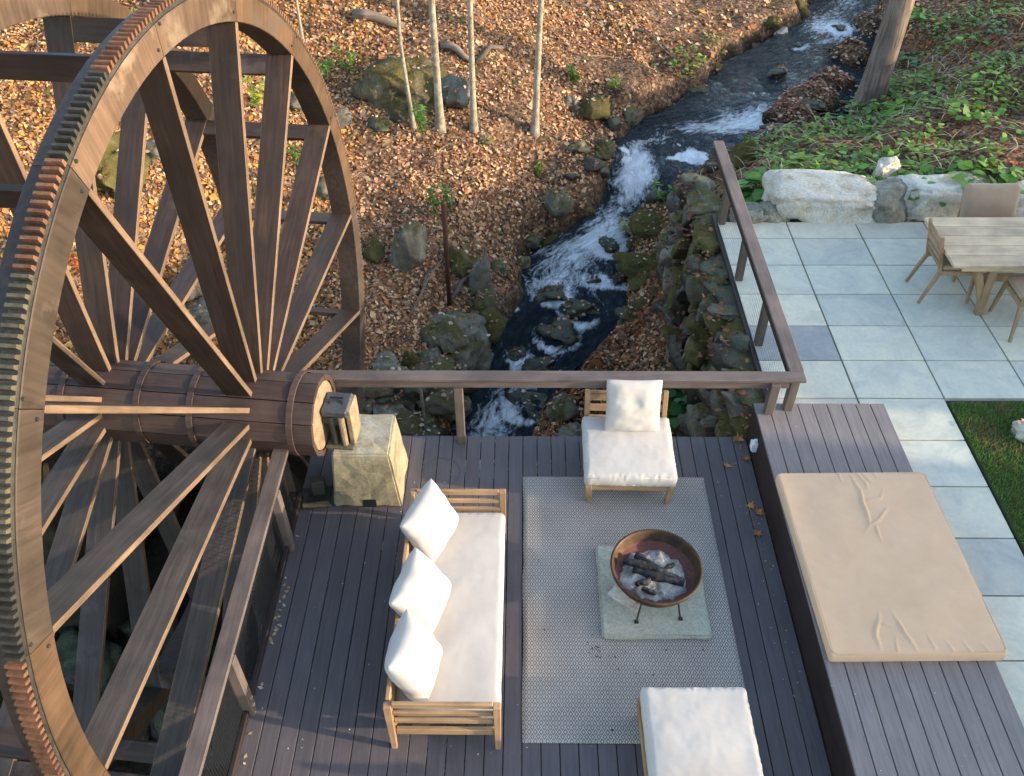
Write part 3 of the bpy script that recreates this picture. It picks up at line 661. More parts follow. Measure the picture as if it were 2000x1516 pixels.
mb = MB().lathe([(.001, 0), (.085, 0), (.085, .15), (.001, .15)], 20); mb.xf(Matrix(((0, 0, 1, XR), (0, 1, 0, 0), (1, 0, 0, 0), (0, 0, 0, 1)))); mb.build('axle_shaft', M['iron'], wh, smooth=False)
# ------------------------------------------------------------------ concrete bearing block
def taper_block(name, c, b, t_, h, m, notch=True):
    bmh = bmesh.new(); (bx, by), (tx, ty) = b, t_
    vs = [bmh.verts.new((sx*(bx if z == 0 else tx)/2, sy*(by if z == 0 else ty)/2, z)) for z in (0, h) for sx, sy in ((-1, -1), (1, -1), (1, 1), (-1, 1))]
    for f in ((3, 2, 1, 0), (4, 5, 6, 7), (0, 1, 5, 4), (1, 2, 6, 5), (2, 3, 7, 6), (3, 0, 4, 7)): bmh.faces.new([vs[i] for i in f])
    bmesh.ops.bevel(bmh, geom=bmh.edges[:], offset=.018, segments=2, affect='EDGES')
    bmesh.ops.subdivide_edges(bmh, edges=[e for e in bmh.edges if e.calc_length() > .12], cuts=6, use_grid_fill=True)
    bmesh.ops.triangulate(bmh, faces=bmh.faces[:])
    co = np.array([v.co for v in bmh.verts]); dn = .009*fbm(co*9+2, 4)
    for v, d_ in zip(bmh.verts, dn): v.co += v.normal*float(d_)
    me = bpy.data.meshes.new(name); bmh.to_mesh(me); bmh.free()
    return mk(name, me, m, None, c)
bk = taper_block('concrete_block', (-1.505, 5.81, DZ+.001), (.66, .62), (.53, .55), .70, M['concrete'])
tag(bk, 'lichen stained concrete block carrying the wheel axle on the deck', 'concrete block')
mb = MB().box((.02, -.298, .045), (.13, .03, .12), .003); mb.build('lifting_slot', M['blackmetal'], bk)
MB().box((-.06, -.27, .24), (.30, .02, .17), .006).build('raised_panel', M['concrete'], bk)
# bearing housing with lid on the block
bh = empty('bearing_housing', (-1.685, 5.77, DZ+.70), R_(-5.6), 'grey iron bearing box with handled lid beside the axle end', 'bearing box')
child2 = lambda mb, name, m, root, smooth=False: mb.build(name, m, root, smooth=smooth)
child2(MB().box((0, .02, .20), (.15, .20, .36), .01), 'housing', M['iron'], bh)
lid_ = child2(MB().box((-.01, 0, .415), (.24, .27, .075), .012), 'lid', M['ironlid'], bh)
child2(MB().tube([(-.07, -.03, .45), (-.07, .03, .475), (.05, .03, .475), (.05, -.03, .45)], .009, 6), 'handle', M['blackmetal'], lid_)
child2(MB().box((.115, .01, .235), (.05, .23, .42), .008), 'side_plate', M['endgrain'], bh)
child2(MB().box((0, 0, .012), (.26, .34, .024), .004), 'base_plate', M['irongreen'], bh)
for sx in (-1, 1): child2(MB().tube([(sx*.045, -.11, .02), (sx*.045, -.11, .37)], .030, 10), 'bolt', M['endgrain' if sx > 0 else 'iron'], bh)
# small metal bracket under the drum
bp = empty('metal_bracket', (-2.02, 5.60, DZ), R_(8), 'small weathered metal bracket on the deck below the axle end', 'bracket')
child2(MB().box((0, 0, .02), (.28, .26, .03), .006), 'tray', M['iron'], bp)
child2(MB().box((0, -.11, .05), (.26, .02, .05), .004), 'lip', M['irongreen'], bp)
child2(MB().box((.03, .06, .12), (.13, .10, .20), .008), 'upright', M['irongreen'], bp)
# pier on the far side of the wheel that carries the other axle end
d_ = Vector((math.cos(R_(-5.654)), math.sin(R_(-5.654)), 0)); pe = HUB+d_*(-2.85)
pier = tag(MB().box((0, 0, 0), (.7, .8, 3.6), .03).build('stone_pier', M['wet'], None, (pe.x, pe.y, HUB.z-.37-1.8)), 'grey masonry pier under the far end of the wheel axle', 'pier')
# ------------------------------------------------------------------ cushions and pillows
def cushion_mesh(name, w, d, h, r=.06, crown=.02, nx=40, ny=40, nz=6, wr=.006, ridges=None, seed=0, pucker=0.0):
    vs = []; fs = []
    bmh = bmesh.new()
    def surf(u, v, w_):    # points on box -> rounded
        p = np.array([u*w/2, v*d/2, w_*h/2]); rr = min(r, h/2*.98)
        q = np.clip(p, [-w/2+rr, -d/2+rr, -h/2+rr], [w/2-rr, d/2-rr, h/2-rr]); n = p-q; L = np.linalg.norm(n)
        if L > 1e-9: p = q+n/L*rr
        return p
    idx = {}
    def vert(u, v, w_):
        k = (round(u, 5), round(v, 5), round(w_, 5))
        if k not in idx: idx[k] = len(vs); vs.append(surf(u, v, w_))
        return idx[k]
    def edges(nn, dim):      # finer samples near the edge for the rounding
        e = np.linspace(-1, 1, nn+1); k = 2*r/dim
        ex = np.concatenate([[-1, -1+k*.3, -1+k*.65], np.linspace(-1+k, 1-k, nn+1), [1-k*.65, 1-k*.3, 1]]); return ex
    us, vs_, ws = edges(nx, w), edges(ny, d), np.linspace(-1, 1, nz+1)
    def quad(a, b, c, e): fs.append((a, b, c, e))
    for s in (-1, 1):
        for i in range(len(us)-1):
            for j in range(len(vs_)-1):
                q = [vert(us[i], vs_[j], s), vert(us[i+1], vs_[j], s), vert(us[i+1], vs_[j+1], s), vert(us[i], vs_[j+1], s)]; quad(*(q if s > 0 else q[::-1]))
        for i in range(len(us)-1):
            for k in range(nz):
                q = [vert(us[i], s, ws[k]), vert(us[i+1], s, ws[k]), vert(us[i+1], s, ws[k+1]), vert(us[i], s, ws[k+1])]; quad(*(q if s < 0 else q[::-1]))
        for j in range(len(vs_)-1):
            for k in range(nz):
                q = [vert(s, vs_[j], ws[k]), vert(s, vs_[j+1], ws[k]), vert(s, vs_[j+1], ws[k+1]), vert(s, vs_[j], ws[k+1])]; quad(*(q if s > 0 else q[::-1]))
    P = np.array(vs); up = np.clip(P[:, 2]/(h/2), 0, 1)
    nxn, nyn = P[:, 0]/(w/2), P[:, 1]/(d/2)
    P[:, 2] += up*crown*(1-np.abs(nxn)**2.5)*(1-np.abs(nyn)**2.5)
    P += wr*np.stack([fbm(P*6+seed, 3), fbm(P*6+seed+9, 3), fbm(P*7+seed+21, 3)], -1)
    if pucker:   # small gathers along the seams
        eg = np.maximum(np.abs(nxn), np.abs(nyn)); k = np.exp(-((1-eg)/.07)**2)
        P[:, 2] += pucker*k*vnoise(np.stack([P[:, 0]*44+seed, P[:, 1]*44, 0*nxn], -1))
    if ridges:
        z0 = np.zeros(len(P))
        for (pl, hh, ww) in ridges:
            pl = np.array(pl); m_ = 40; seg = np.concatenate([[0], np.cumsum(np.linalg.norm(np.diff(pl, axis=0), axis=1))]); tq = np.linspace(0, seg[-1], m_)
            c_ = np.stack([np.interp(tq, seg, pl[:, 0]), np.interp(tq, seg, pl[:, 1])], -1); c_ += .008*np.stack([vnoise(np.stack([tq*9+hh*900, tq*0, tq*0], -1)), vnoise(np.stack([tq*9+hh*900, tq*0+5, tq*0], -1))], -1)
            u_ = tq/seg[-1]; am = hh*np.clip(np.minimum(u_*6, (1-u_)*2.2), 0, 1)*(.75+.4*vnoise(np.stack([u_*5+ww*700, u_*0, u_*0+2], -1)))
            dx_ = P[:, None, 0]-c_[None, :, 0]; dy_ = P[:, None, 1]-c_[None, :, 1]; d_ = np.sqrt(dx_**2+dy_**2)
            bump_ = (am[None]*(np.exp(-(d_/ww)**2)-.22*np.exp(-(d_/(ww*2.6))**2))).max(1); z0 = np.maximum(z0, bump_)+np.minimum(0, (am[None]*(-.22*np.exp(-(d_/(ww*2.6))**2))).min(1))*(bump_ <= z0)*.5
        P[:, 2] += (up > .5)*z0*.75
        P[:, 2] += (up > .5)*.006*fbm(np.stack([P[:, 0]*2.2, P[:, 1]*2.2, 0*up], -1), 3)
    return np_mesh(name, P, np.array(fs), True)
def pillow_mesh(name, s=.5, th=.17, n=26, seed=0):
    u = np.linspace(-1, 1, n+1); Uu, Vv = np.meshgrid(u, u, indexing='ij')
    prof = ((1-np.abs(Uu)**3.2)*(1-np.abs(Vv)**3.2)).clip(0)**.6
    pin = 1-.055*(1-np.abs(Vv)**2)*np.abs(Uu)**3; pin2 = 1-.055*(1-np.abs(Uu)**2)*np.abs(Vv)**3
    cr_ = 1-.035*(np.abs(Uu)*np.abs(Vv))**6; pin = pin*cr_; pin2 = pin2*cr_
    X = Uu*s/2*pin; Y_ = Vv*s/2*pin2; V = []
    for sg in (1, -1):
        q = np.stack([X*9+seed, Y_*9, 0*X+sg*3], -1); wr = .011*fbm(q*np.array([1., 1.6, 1.]), 3)
        rad = np.hypot(Uu, Vv); ang = np.arctan2(Vv, Uu); wr += .006*np.sin(ang*9+seed)*np.clip(rad-.5, 0, 1)
        V.append(np.stack([X, Y_, sg*(prof*th/2)+wr*prof**.5], -1).reshape(-1, 3))
    m_ = (n+1)**2; idx = np.arange(m_).reshape(n+1, n+1)
    f = np.stack([idx[:-1, :-1], idx[1:, :-1], idx[1:, 1:], idx[:-1, 1:]], -1).reshape(-1, 4)
    b2 = idx.copy()+m_; b2[0, :] = idx[0, :]; b2[-1, :] = idx[-1, :]; b2[:, 0] = idx[:, 0]; b2[:, -1] = idx[:, -1]
    g = np.stack([b2[:-1, :-1], b2[:-1, 1:], b2[1:, 1:], b2[1:, :-1]], -1).reshape(-1, 4)
    me = np_mesh(name, np.concatenate(V), np.concatenate([f, g]), True)
    bmh = bmesh.new(); bmh.from_mesh(me); bmesh.ops.delete(bmh, geom=[v for v in bmh.verts if not v.link_faces], context='VERTS'); bmh.to_mesh(me); bmh.free(); return me
def pillow(loc, facing, lean, roll, label, s=.5, th=.17, seed=0, m='white', grp=None):
    # facing: heading (radians) the front looks to; lean: tilt back from upright
    me = pillow_mesh('throw_pillow', s, th, seed=seed); o = mk('throw_pillow', me, M[m])
    nrm = Vector((math.cos(facing)*math.cos(lean), math.sin(facing)*math.cos(lean), math.sin(lean)))
    side = Vector((0, 0, 1)).cross(nrm).normalized(); upv = nrm.cross(side)
    s2 = side*math.cos(roll)+upv*math.sin(roll); u2 = -side*math.sin(roll)+upv*math.cos(roll)
    mt = Matrix.Identity(4)
    for i in range(3): mt[i][0] = s2[i]; mt[i][1] = u2[i]; mt[i][2] = nrm[i]; mt[i][3] = loc[i]
    o.matrix_world = mt; return tag(o, label, 'pillow', grp)
# ------------------------------------------------------------------ sofa
sf = empty('sofa', (-.585, 4.16, DZ), 0, 'long teak sofa with cream seat cushion and slatted arms', 'sofa')
SW, SL = .86, 2.10     # local x: width (back at -x), y: length
hx, hy = SW/2, SL/2; AH = .62
for sx in (-1, 1):
    for sy in (-1, 1):
        child2(MB().bar((sx*(hx-.03), sy*(hy-.03), AH), (sx*(hx-.03), sy*(hy-.01), .0), .06, .055, .005, up=(0, 1, 0), taper=.72), 'leg', M['teak_z'], sf)
for sy in (-1, 1):
    child2(MB().box((0, sy*(hy-.035), AH-.012), (SW-.12, .03, .06), .005), 'arm_slat', M['teak'], sf)
    for z in (.49, .375): child2(MB().box((0, sy*(hy-.035), z), (SW-.12, .026, .048), .005), 'arm_slat', M['teak'], sf)
    child2(MB().box((0, sy*(hy-.045), .20), (SW-.12, .035, .075), .005), 'end_rail', M['teak'], sf)
for sx in (-1, 1): child2(MB().box((sx*(hx-.035), 0, .20), (.04, SL-.13, .085), .005), 'side_rail', M['teak_y'], sf)
child2(MB().box((-hx+.03, 0, AH-.01), (.035, SL-.13, .06), .005), 'back_rail', M['teak_y'], sf)
for z in (.515, .42, .325): child2(MB().box((-hx+.03, 0, z), (.025, SL-.13, .052), .005), 'back_slat', M['teak_y'], sf)
for y in np.linspace(-hy+.2, hy-.2, 12): child2(MB().box((0, y, .225), (SW-.14, .06, .02), .003), 'seat_slat', M['teak'], sf)
sc_ = mk('seat_cushion', cushion_mesh('seat_cushion', SW-.075, SL-.15, .15, .045, .018, 40, 90, 4, .003, seed=3, pucker=.005), M['cream'], sf, (.03, 0, .315))
def piping(parent, w, d, zs, m, off=(0, 0, 0)):
    k = .97
    for z in zs: MB().tube([(sx*w/2+off[0], sy*d/2+off[1], z) for sx, sy in ((-1, -k), (-1, k), (-k, 1), (k, 1), (1, k), (1, -k), (k, -1), (-k, -1), (-1, -k))], .0055, 6).build('piping', M[m], parent, smooth=True)
SEATZ = DZ+.39
piping(sc_, SW-.095, SL-.17, (.055, -.055), 'cream')
for i, (x, y, yw, ln, ro, lb) in enumerate([(-.80, 4.80, -27, 24, .10, 'white square pillow at the far end of the sofa'), (-.815, 4.08, -21, 30, .13, 'white square pillow in the middle of the sofa back'), (-.82, 3.50, -8, 26, -.06, 'white square pillow at the near end of the sofa')]):
    pillow((x, y, SEATZ+.25), R_(yw), R_(ln), ro, lb, .56-.01*i, .25+.02*i, i*7.7, 'white')
# ------------------------------------------------------------------ armless lounge chairs
def lounge(name, loc, rz, label, seed, cw=0.0):
    r = empty(name, loc, rz, label, 'lounge chair', 'armless teak lounge chairs on the rug')
    w, d = .88, .86; ax, ay = w/2-.045, d/2-.03
    for sx in (-1, 1):
        child2(MB().bar((sx*ax, -ay, .27), (sx*(ax-.02), -ay+.0, 0), .062, .062, .005, up=(0, 1, 0), taper=.6), 'leg', M['teak_z'], r)
        child2(MB().bar((sx*ax, ay-.02, .27), (sx*(ax), ay+.03, 0), .06, .06, .005, up=(0, 1, 0), taper=.7), 'leg', M['teak_z'], r)
        child2(MB().bar((sx*(ax-.005), ay-.03, .20), (sx*(ax-.005), ay+.10, .66), .05, .045, .005, up=(0, 1, 0)), 'back_post', M['teak_z'], r)
        child2(MB().box((sx*ax, 0, .235), (.045, d-.11, .075), .005), 'side_rail', M['teak_y'], r)
    child2(MB().box((0, -ay, .235), (w-.15, .04, .075), .005), 'front_rail', M['teak'], r)
    child2(MB().box((0, ay-.02, .235), (w-.15, .04, .075), .005), 'back_rail', M['teak'], r)
    for i, z in enumerate((.35, .47, .585, .64)):
        k = (z-.20)/.46; child2(MB().box((0, ay-.03+.13*k, z), (w-.135, .024, .075 if i < 3 else .03), .004, Matrix.Rotation(R_(-15), 3, 'X')), 'back_slat', M['teak'], r)
    for y in np.linspace(-ay+.1, ay-.1, 7): child2(MB().box((0, y, .262), (w-.14, .06, .018), .003), 'seat_slat', M['teak'], r)
    sc_ = mk('seat_cushion', cushion_mesh('seat_cushion', w-cw, d-.02, .15, .05, .022, 64, 64, 5, .0035, seed=seed, pucker=.012), M['white'], r, (0, -.03, .347)); piping(sc_, w-cw-.024, d-.044, (.05, -.05), 'white')
    return r
lc = lounge('lounge_chair', (1.025, 5.97, DZ), R_(-1), 'teak lounge chair with white cushion by the railing', 4)
pillow((1.075, 6.235, DZ+.665), R_(-88), R_(24), -.03, 'white square pillow on the lounge chair by the railing', .56, .18, 31, 'white')
lounge('lounge_chair', (1.305, 2.97, DZ), math.pi+R_(.5), 'white cushioned teak lounge chair cut off nearest the viewer', 14, .07)
# ------------------------------------------------------------------ rug
mb = []; n1, n2 = 40, 60; ux = np.linspace(0, 1, n1); uy = np.linspace(0, 1, n2); v = []
for i in range(n1):
    for j in range(n2):
        x = .0+1.805*ux[i]; y = 3.155+2.74*uy[j]
        if i == 0: x += .006*math.sin(y*5)+.012*math.exp(-((y-4.85)/.12)**2)
        v.append((x-.9, y-4.5, .009+.0018*float(vnoise(np.array([x*5, y*5, 0])))+.004*math.exp(-((y-4.68-.05*x)/.03)**2)))
me = grid_mesh('outdoor_rug', np.array(v), n1, n2)
bmh = bmesh.new(); bmh.from_mesh(me); ext = bmesh.ops.extrude_face_region(bmh, geom=bmh.faces[:]); bmesh.ops.translate(bmh, vec=(0, 0, -.007), verts=[g for g in ext['geom'] if isinstance(g, bmesh.types.BMVert)]); bmesh.ops.recalc_face_normals(bmh, faces=bmh.faces[:]); bmh.to_mesh(me); bmh.free()
tag(mk('outdoor_rug', me, M['rug'], None, (.9, 4.5, DZ)), 'grey diamond woven outdoor rug under the fire pit', 'rug')
# ------------------------------------------------------------------ fire pit
fs_ = taper_block('stone_slab', (1.135, 4.53, DZ+.010), (.93, .955), (.925, .95), .06, M['slab']); tag(fs_, 'green grey square stone slab under the fire bowl', 'stone slab')
FZ = DZ+.07
fb = empty('fire_bowl', (1.135, 4.50, FZ), 0, 'rusty round steel fire bowl on thin legs over the slab', 'fire bowl')
M['bowlin'] = rough_mat('rusty_bowl_steel', [(.03, .021, .015), (.08, .046, .026), (.145, .085, .042)], 5, .6, .25, .004, (1, 1), metal=.45)
M['bowlbase'] = rough_mat('burnt_bowl_base', [(.075, .03, .025), (.13, .05, .04), (.17, .075, .06)], 9, .8, .3, .004, (1, 1))
bz = .29
child2(MB().lathe([(.375, bz+.095), (.388, bz+.098), (.392, bz+.092), (.382, bz+.05), (.345, bz-.02), (.27, bz-.048), (.001, bz-.055)], 64), 'bowl_shell', M['bowlin'], fb, True)
child2(MB().lathe([(.386, bz+.096), (.376, bz+.092), (.366, bz+.045), (.336, bz-.005)], 64), 'bowl_wall', M['bowlin'], fb, True)
child2(MB().lathe([(.337, bz-.006), (.325, bz-.018), (.15, bz-.036), (.001, bz-.038)], 64), 'bowl_base', M['bowlbase'], fb, True)
for a_ in (R_(-118), R_(-52), R_(90)):
    c, s = math.cos(a_), math.sin(a_)
    child2(MB().tube([(c*.26, s*.26, bz-.04), (c*.30, s*.30, .16), (c*.345, s*.345, .012)], .008, 6), 'leg', M['iron'], fb)
    child2(MB().box((c*.35, s*.35, .006), (.035, .035, .01), .002), 'foot', M['iron'], fb)
rs = np.random.RandomState(2); n1 = 46; v = []
for i in range(n1):
    for j in range(n1):
        x = -1+2*i/(n1-1); y = -1+2*j/(n1-1); rr = math.hypot(x, y); x2, y2 = (x*math.sqrt(1-y*y/2)*.285, y*math.sqrt(1-x*x/2)*.265)
        e = 1-min(1, math.hypot(x2/.285, y2/.265)); wob_ = float(fbm(np.array([x2*14, y2*14, 1.]), 4)); v.append((x2*(1+.12*wob_), y2*(1+.12*wob_), bz-.028+.05*min(1, e*3.4)+.018*wob_*min(1, e*5)))
ash = mk('ash_heap', grid_mesh('ash_heap', np.array(v), n1, n1), M['ash'], None, (1.12, 4.47, FZ)); tag(ash, 'pale grey heap of ash in the fire bowl', 'ash')
def log(name, p, L, r, rz, seed, m, label, cat, grp=None, tilt=0.0, parent=None):
    mb = MB(); n = 12; path = []; rr = []
    for i in range(n):
        t_ = i/(n-1); q = np.array([t_*4+seed, seed*1.3, 0.]); path.append((-L/2+L*t_, r*.5*float(vnoise(q)), r*.4*float(vnoise(q+7)))); rr.append(r*(.75+.45*float(vnoise(q*2+3))*.5+.25*math.sin(t_*math.pi)))
    mb.tube(path, rr, 9)
    o = mb.build(name, M[m], None, p, (0, tilt, rz), True); return tag(o, label, cat, grp)
for i, (dx, dy, L, r, rz, lb) in enumerate([(0, .03, .54, .042, -24, 'longest charred log across the middle of the fire bowl'), (.03, -.04, .44, .036, -20, 'charred log lying along the near side of the longest one'), (-.05, .11, .24, .034, -35, 'short charred log at the far side of the fire bowl'), (-.10, -.10, .13, .03, 15, 'black lump of charred wood at the left of the ash'), (.14, .07, .10, .022, 40, 'small black ember lump at the right of the ash'), (-.06, -.19, .12, .024, -30, 'black charred stub at the near rim of the ash')]):
    log('charred_log', (1.12+dx, 4.47+dy, FZ+bz+.030), L, r, R_(rz), i*3.1, 'char', lb, 'log', 'burnt wood in the fire bowl')
tag(mk('flat_stone', MB().box((0, 0, .012), (.30, .14, .024), .008).mesh('flat_stone'), M['limestone'], None, (.90, 4.42, FZ+.001), (0, 0, R_(-38))), 'pale flat stone shard lying on the slab under the bowl', 'stone')
# ------------------------------------------------------------------ daybed cushion
rd = [([(-.02, .92), (.02, .72), (.0, .50), (-.02, .30), (-.12, .18)], .034, .016), ([(.05, .92), (.09, .80), (.10, .70)], .022, .014), ([(.10, .92), (.16, .78)], .018, .014), ([(.02, .58), (.18, .62), (.26, .74)], .022, .012), ([(-.03, .30), (.10, .38), (.20, .52)], .026, .014), ([(.03, .30), (.04, .12)], .02, .012),
      ([(-.12, .92), (-.11, .80)], .018, .012), ([(.20, .92), (.23, .84)], .014, .012), ([(-.30, -.90), (-.30, -.78), (-.19, -.52)], .026, .016), ([(-.02, -.92), (-.10, -.60), (-.09, -.52)], .026, .016), ([(-.17, -.92), (-.14, -.76)], .018, .012), ([(.13, -.90), (.11, -.76)], .018, .014), ([(.26, -.91), (.22, -.78)], .014, .012), ([(.40, -.92), (.36, -.80)], .018, .013), ([(.54, -.92), (.50, -.82)], .014, .012), ([(-.22, -.66), (-.10, -.70)], .014, .012)]
bed = mk('daybed_cushion', cushion_mesh('daybed_cushion', 1.36, 1.86, .115, .024, .010, 130, 170, 4, .0022, rd, 5), M['tan'], None, (3.025, 4.535, PZ+.054), (0, 0, R_(1.0)))
for zz in (.052, -.046):
    MB().tube([(sx*.672, sy*.922, zz) for sx, sy in ((-1, -.96), (-1, .96), (-.95, 1), (.95, 1), (1, .96), (1, -.96), (.95, -1), (-.95, -1), (-1, -.96))], .0055, 6).build('piping', M['tan'], bed, smooth=True)
tag(bed, 'large tan canvas daybed cushion with wrinkles on the raised platform', 'cushion')
# ------------------------------------------------------------------ electrical outlet cover
ob = U(1475, 848, Y=6.1)
oc = empty('outlet_cover', (PX0+.001, 6.12, -.03), 0, 'white plastic outlet cover on the platform side near the railing', 'outlet')
child2(MB().box((-.02, 0, 0), (.045, .075, .12), .006), 'housing', M['whiteplastic'], oc)
child2(MB().box((-.05, .0, .005), (.016, .08, .10), .005), 'flap', M['whiteplastic'], oc)
child2(MB().box((-.02, 0, .075), (.03, .03, .03), .004), 'hinge', M['whiteplastic'], oc)
# ------------------------------------------------------------------ dining set
TT = .735
dt = empty('dining_table', (5.90, 8.66, 0), 0, 'pale weathered teak dining table on the stone patio', 'table')
for i in range(5): child2(MB().box((0, -.50+.2*(i+.5)+.003*i-.006, TT-.018), (2.25, .197, .036), .004), 'tabletop_board', M['tabletop'], dt)
child2(MB().box((0, -.46, TT-.07), (2.0, .03, .06), .004), 'apron', M['tabletop'], dt); child2(MB().box((0, .46, TT-.07), (2.0, .03, .06), .004), 'apron', M['tabletop'], dt)
for sx in (-1, 1):
    for sy in (-1, 1): child2(MB().bar((sx*.62, sy*.40, TT-.04), (sx*.62, sy*.24*0+sy*.36, 0) if False else (sx*.58, sy*.42, 0), .09, .07, .006, up=(0, 1, 0)), 'leg', M['dchair'], dt)
    child2(MB().bar((sx*.80, -.36, TT-.06), (sx*.52, -.40, 0.0), .075, .085, .005, up=(0, 1, 0)), 'trestle_strut', M['dchair'], dt)
child2(MB().box((0, 0, .22), (1.1, .06, .09), .005), 'stretcher', M['dchair'], dt)
def dining(loc, rz, label):
    r = empty('dining_chair', loc, rz, label, 'chair', 'teak dining chairs at the patio table')   # faces local +x
    w = .44
    for s in (-1, 1):
        child2(MB().bar((-.17, s*(w/2-.02), .44), (-.30, s*(w/2), 0), .045, .04, .004, up=(0, 1, 0), taper=.75), 'leg', M['dchair'], r)
        child2(MB().bar((.24, s*(w/2-.02), .44), (.27, s*(w/2), 0), .045, .04, .004, up=(0, 1, 0), taper=.75), 'leg', M['dchair'], r)
        child2(MB().bar((-.17, s*(w/2-.02), .40), (-.29, s*(w/2-.02), .90), .045, .038, .004, up=(0, 1, 0), taper=.8), 'back_post', M['dchair'], r)
        child2(MB().box((.03, s*(w/2-.02), .415), (.42, .03, .05), .004), 'side_rail', M['dchair'], r)
    for k in range(5):
        z = .52+.082*k; child2(MB().box((-.175-.12*(z-.40)/.5, 0, z), (.018, w-.075, .058), .004, Matrix.Rotation(R_(-13.5), 3, 'Y')), 'back_slat', M['dchair'], r)
    child2(MB().box((.245, 0, .415), (.03, w-.09, .05), .004), 'front_rail', M['dchair'], r)
    for k in range(5): child2(MB().box((-.12+.085*k, 0, .445), (.07, w-.02, .02), .003), 'seat_slat', M['dchair'], r)
    mk('seat_cushion', cushion_mesh('seat_cushion', .42, .42, .06, .028, .01, 12, 12, 2, .002), M['brownfab'], r, (.05, 0, .487))
    return r
dining((4.99, 8.665, 0), 0, 'teak slat back dining chair at the end of the table')
dining((5.70, 8.02, 0), R_(90), 'teak dining chair tucked under the near side of the table')
ac = empty('cushioned_armchair', (5.80, 9.42, 0), R_(-90), 'brown cushioned chair behind the table in front of pale boulders', 'chair', 'padded patio seats')
child2(MB().box((0, 0, .30), (.62, .66, .08), .006), 'seat_frame', M['dchair'], ac)
for sx in (-1, 1):
    for sy in (-1, 1): child2(MB().bar((sx*.27, sy*.29, .28), (sx*.29, sy*.31, 0), .05, .05, .004, up=(0, 1, 0), taper=.7), 'leg', M['dchair'], ac)
mk('seat_cushion', cushion_mesh('seat_cushion', .60, .64, .13, .05, .02, 16, 16, 3, .004), M['brownfab'], ac, (.02, 0, .41))
mk('back_cushion', cushion_mesh('back_cushion', .50, .66, .15, .06, .03, 16, 16, 3, .006, seed=8), M['brownfab'], ac, (-.28, 0, .60), (0, R_(72), 0))
child2(MB().bar((-.30, 0, .30), (-.41, 0, .74), .62, .03, .006, up=(1, 0, 0)), 'back_panel', M['dchair'], ac)
# ------------------------------------------------------------------ rocks
ICO = {}
def ico(sub):
    if sub not in ICO:
        bmh = bmesh.new(); bmesh.ops.create_icosphere(bmh, subdivisions=sub, radius=1); bmh.verts.ensure_lookup_table()
        ICO[sub] = (np.array([v.co[:] for v in bmh.verts]), np.array([[v.index for v in f.verts] for f in bmh.faces])); bmh.free()
    return ICO[sub]
def rock_mesh(size, seed, sub=3, rough=.22, cuts=7, boxy=1.0):
    V, Fc = ico(sub); rs = np.random.RandomState(seed); P = np.sign(V)*np.abs(V)**boxy; P = P/np.abs(P).max(0)
    for _ in range(cuts):   # flat facets
        n = rs.randn(3); n /= np.linalg.norm(n); d = rs.uniform(.5, .9); k = P@n; P = P-np.where(k > d, (k-d), 0)[:, None]*n*.95
    P = P*(1+rough*fbm(V*1.4+seed*3.7, 4)[:, None]*.8+.05*fbm(V*5+seed, 4)[:, None]-.05*np.abs(vnoise(V*3.3+seed*1.9))[:, None])
    P = P+.05*np.stack([fbm(V*3+seed+i*31, 3) for i in range(3)], -1)
    return np_mesh('rock', P*np.array(size), Fc, True)
def rock(px, py, size, m='rock', name='boulder', label=None, cat='boulder', group=None, seed=None, rz=None, sink=.35, sub=4, rough=.30, at=None, parent=None):
    seed = seed if seed is not None else int(px*13+py*7) % 9973
    p = Vector(at) if at is not None else hit(px, py)
    o = mk(name, rock_mesh([s/2 for s in size], seed, sub, rough), M[m], parent, (p.x, p.y, p.z+size[2]*(.5-sink)), (random.Random(seed).uniform(-.15, .15), random.Random(seed+1).uniform(-.15, .15), rz if rz is not None else random.Random(seed+2).uniform(0, 3)))
    if label: tag(o, label, cat, group)
    return o
# pale limestone boulders along the patio edge
def lime(x0, x1, yb, h, dep, label, m='limestone', seed=0, zb=-.06, rough=.26):
    a_ = U(x0, yb, z=0); b_ = U(x1, yb, z=0); w = b_[0]-a_[0]
    o = mk('boulder', rock_mesh((w/2*1.32, dep/2*1.1, h/2*1.12), seed, 4, rough, 2, .55), M[m], None, ((a_[0]+b_[0])/2, a_[1]+dep*.42, zb+h*.40), (0, 0, random.Random(seed).uniform(-.08, .08)))
    tag(o, label, 'boulder', 'stones edging the patio')
lime(1535, 1722, 430, .44, .80, 'broad cream limestone boulder behind the left patio corner', seed=14)
lime(1700, 1775, 428, .42, .6, 'darker grey striped stone wedged between two pale boulders', 'greystone', 23)
lime(1750, 1925, 424, .46, .85, 'largest white limestone boulder behind the dining chair', seed=37)
lime(1905, 2040, 424, .50, .7, 'pale boulder half hidden behind the brown cushioned chair', seed=41)
lime(1712, 1748, 372, .30, .3, 'small round pale stone perched behind the striped stone', seed=52, zb=.10)
lime(1486, 1542, 432, .24, .3, 'small low grey stone at the left end of the boulder row', 'greystone', 61)
lime(1440, 1492, 436, .22, .3, 'small flat stone beside the last railing post', 'greystone', 67)
rock(1968, 855, (.34, .40, .26), 'limestone', label='pale rough stone lying in the lawn', at=(5.12, 6.28, -.01), seed=9, sub=4)
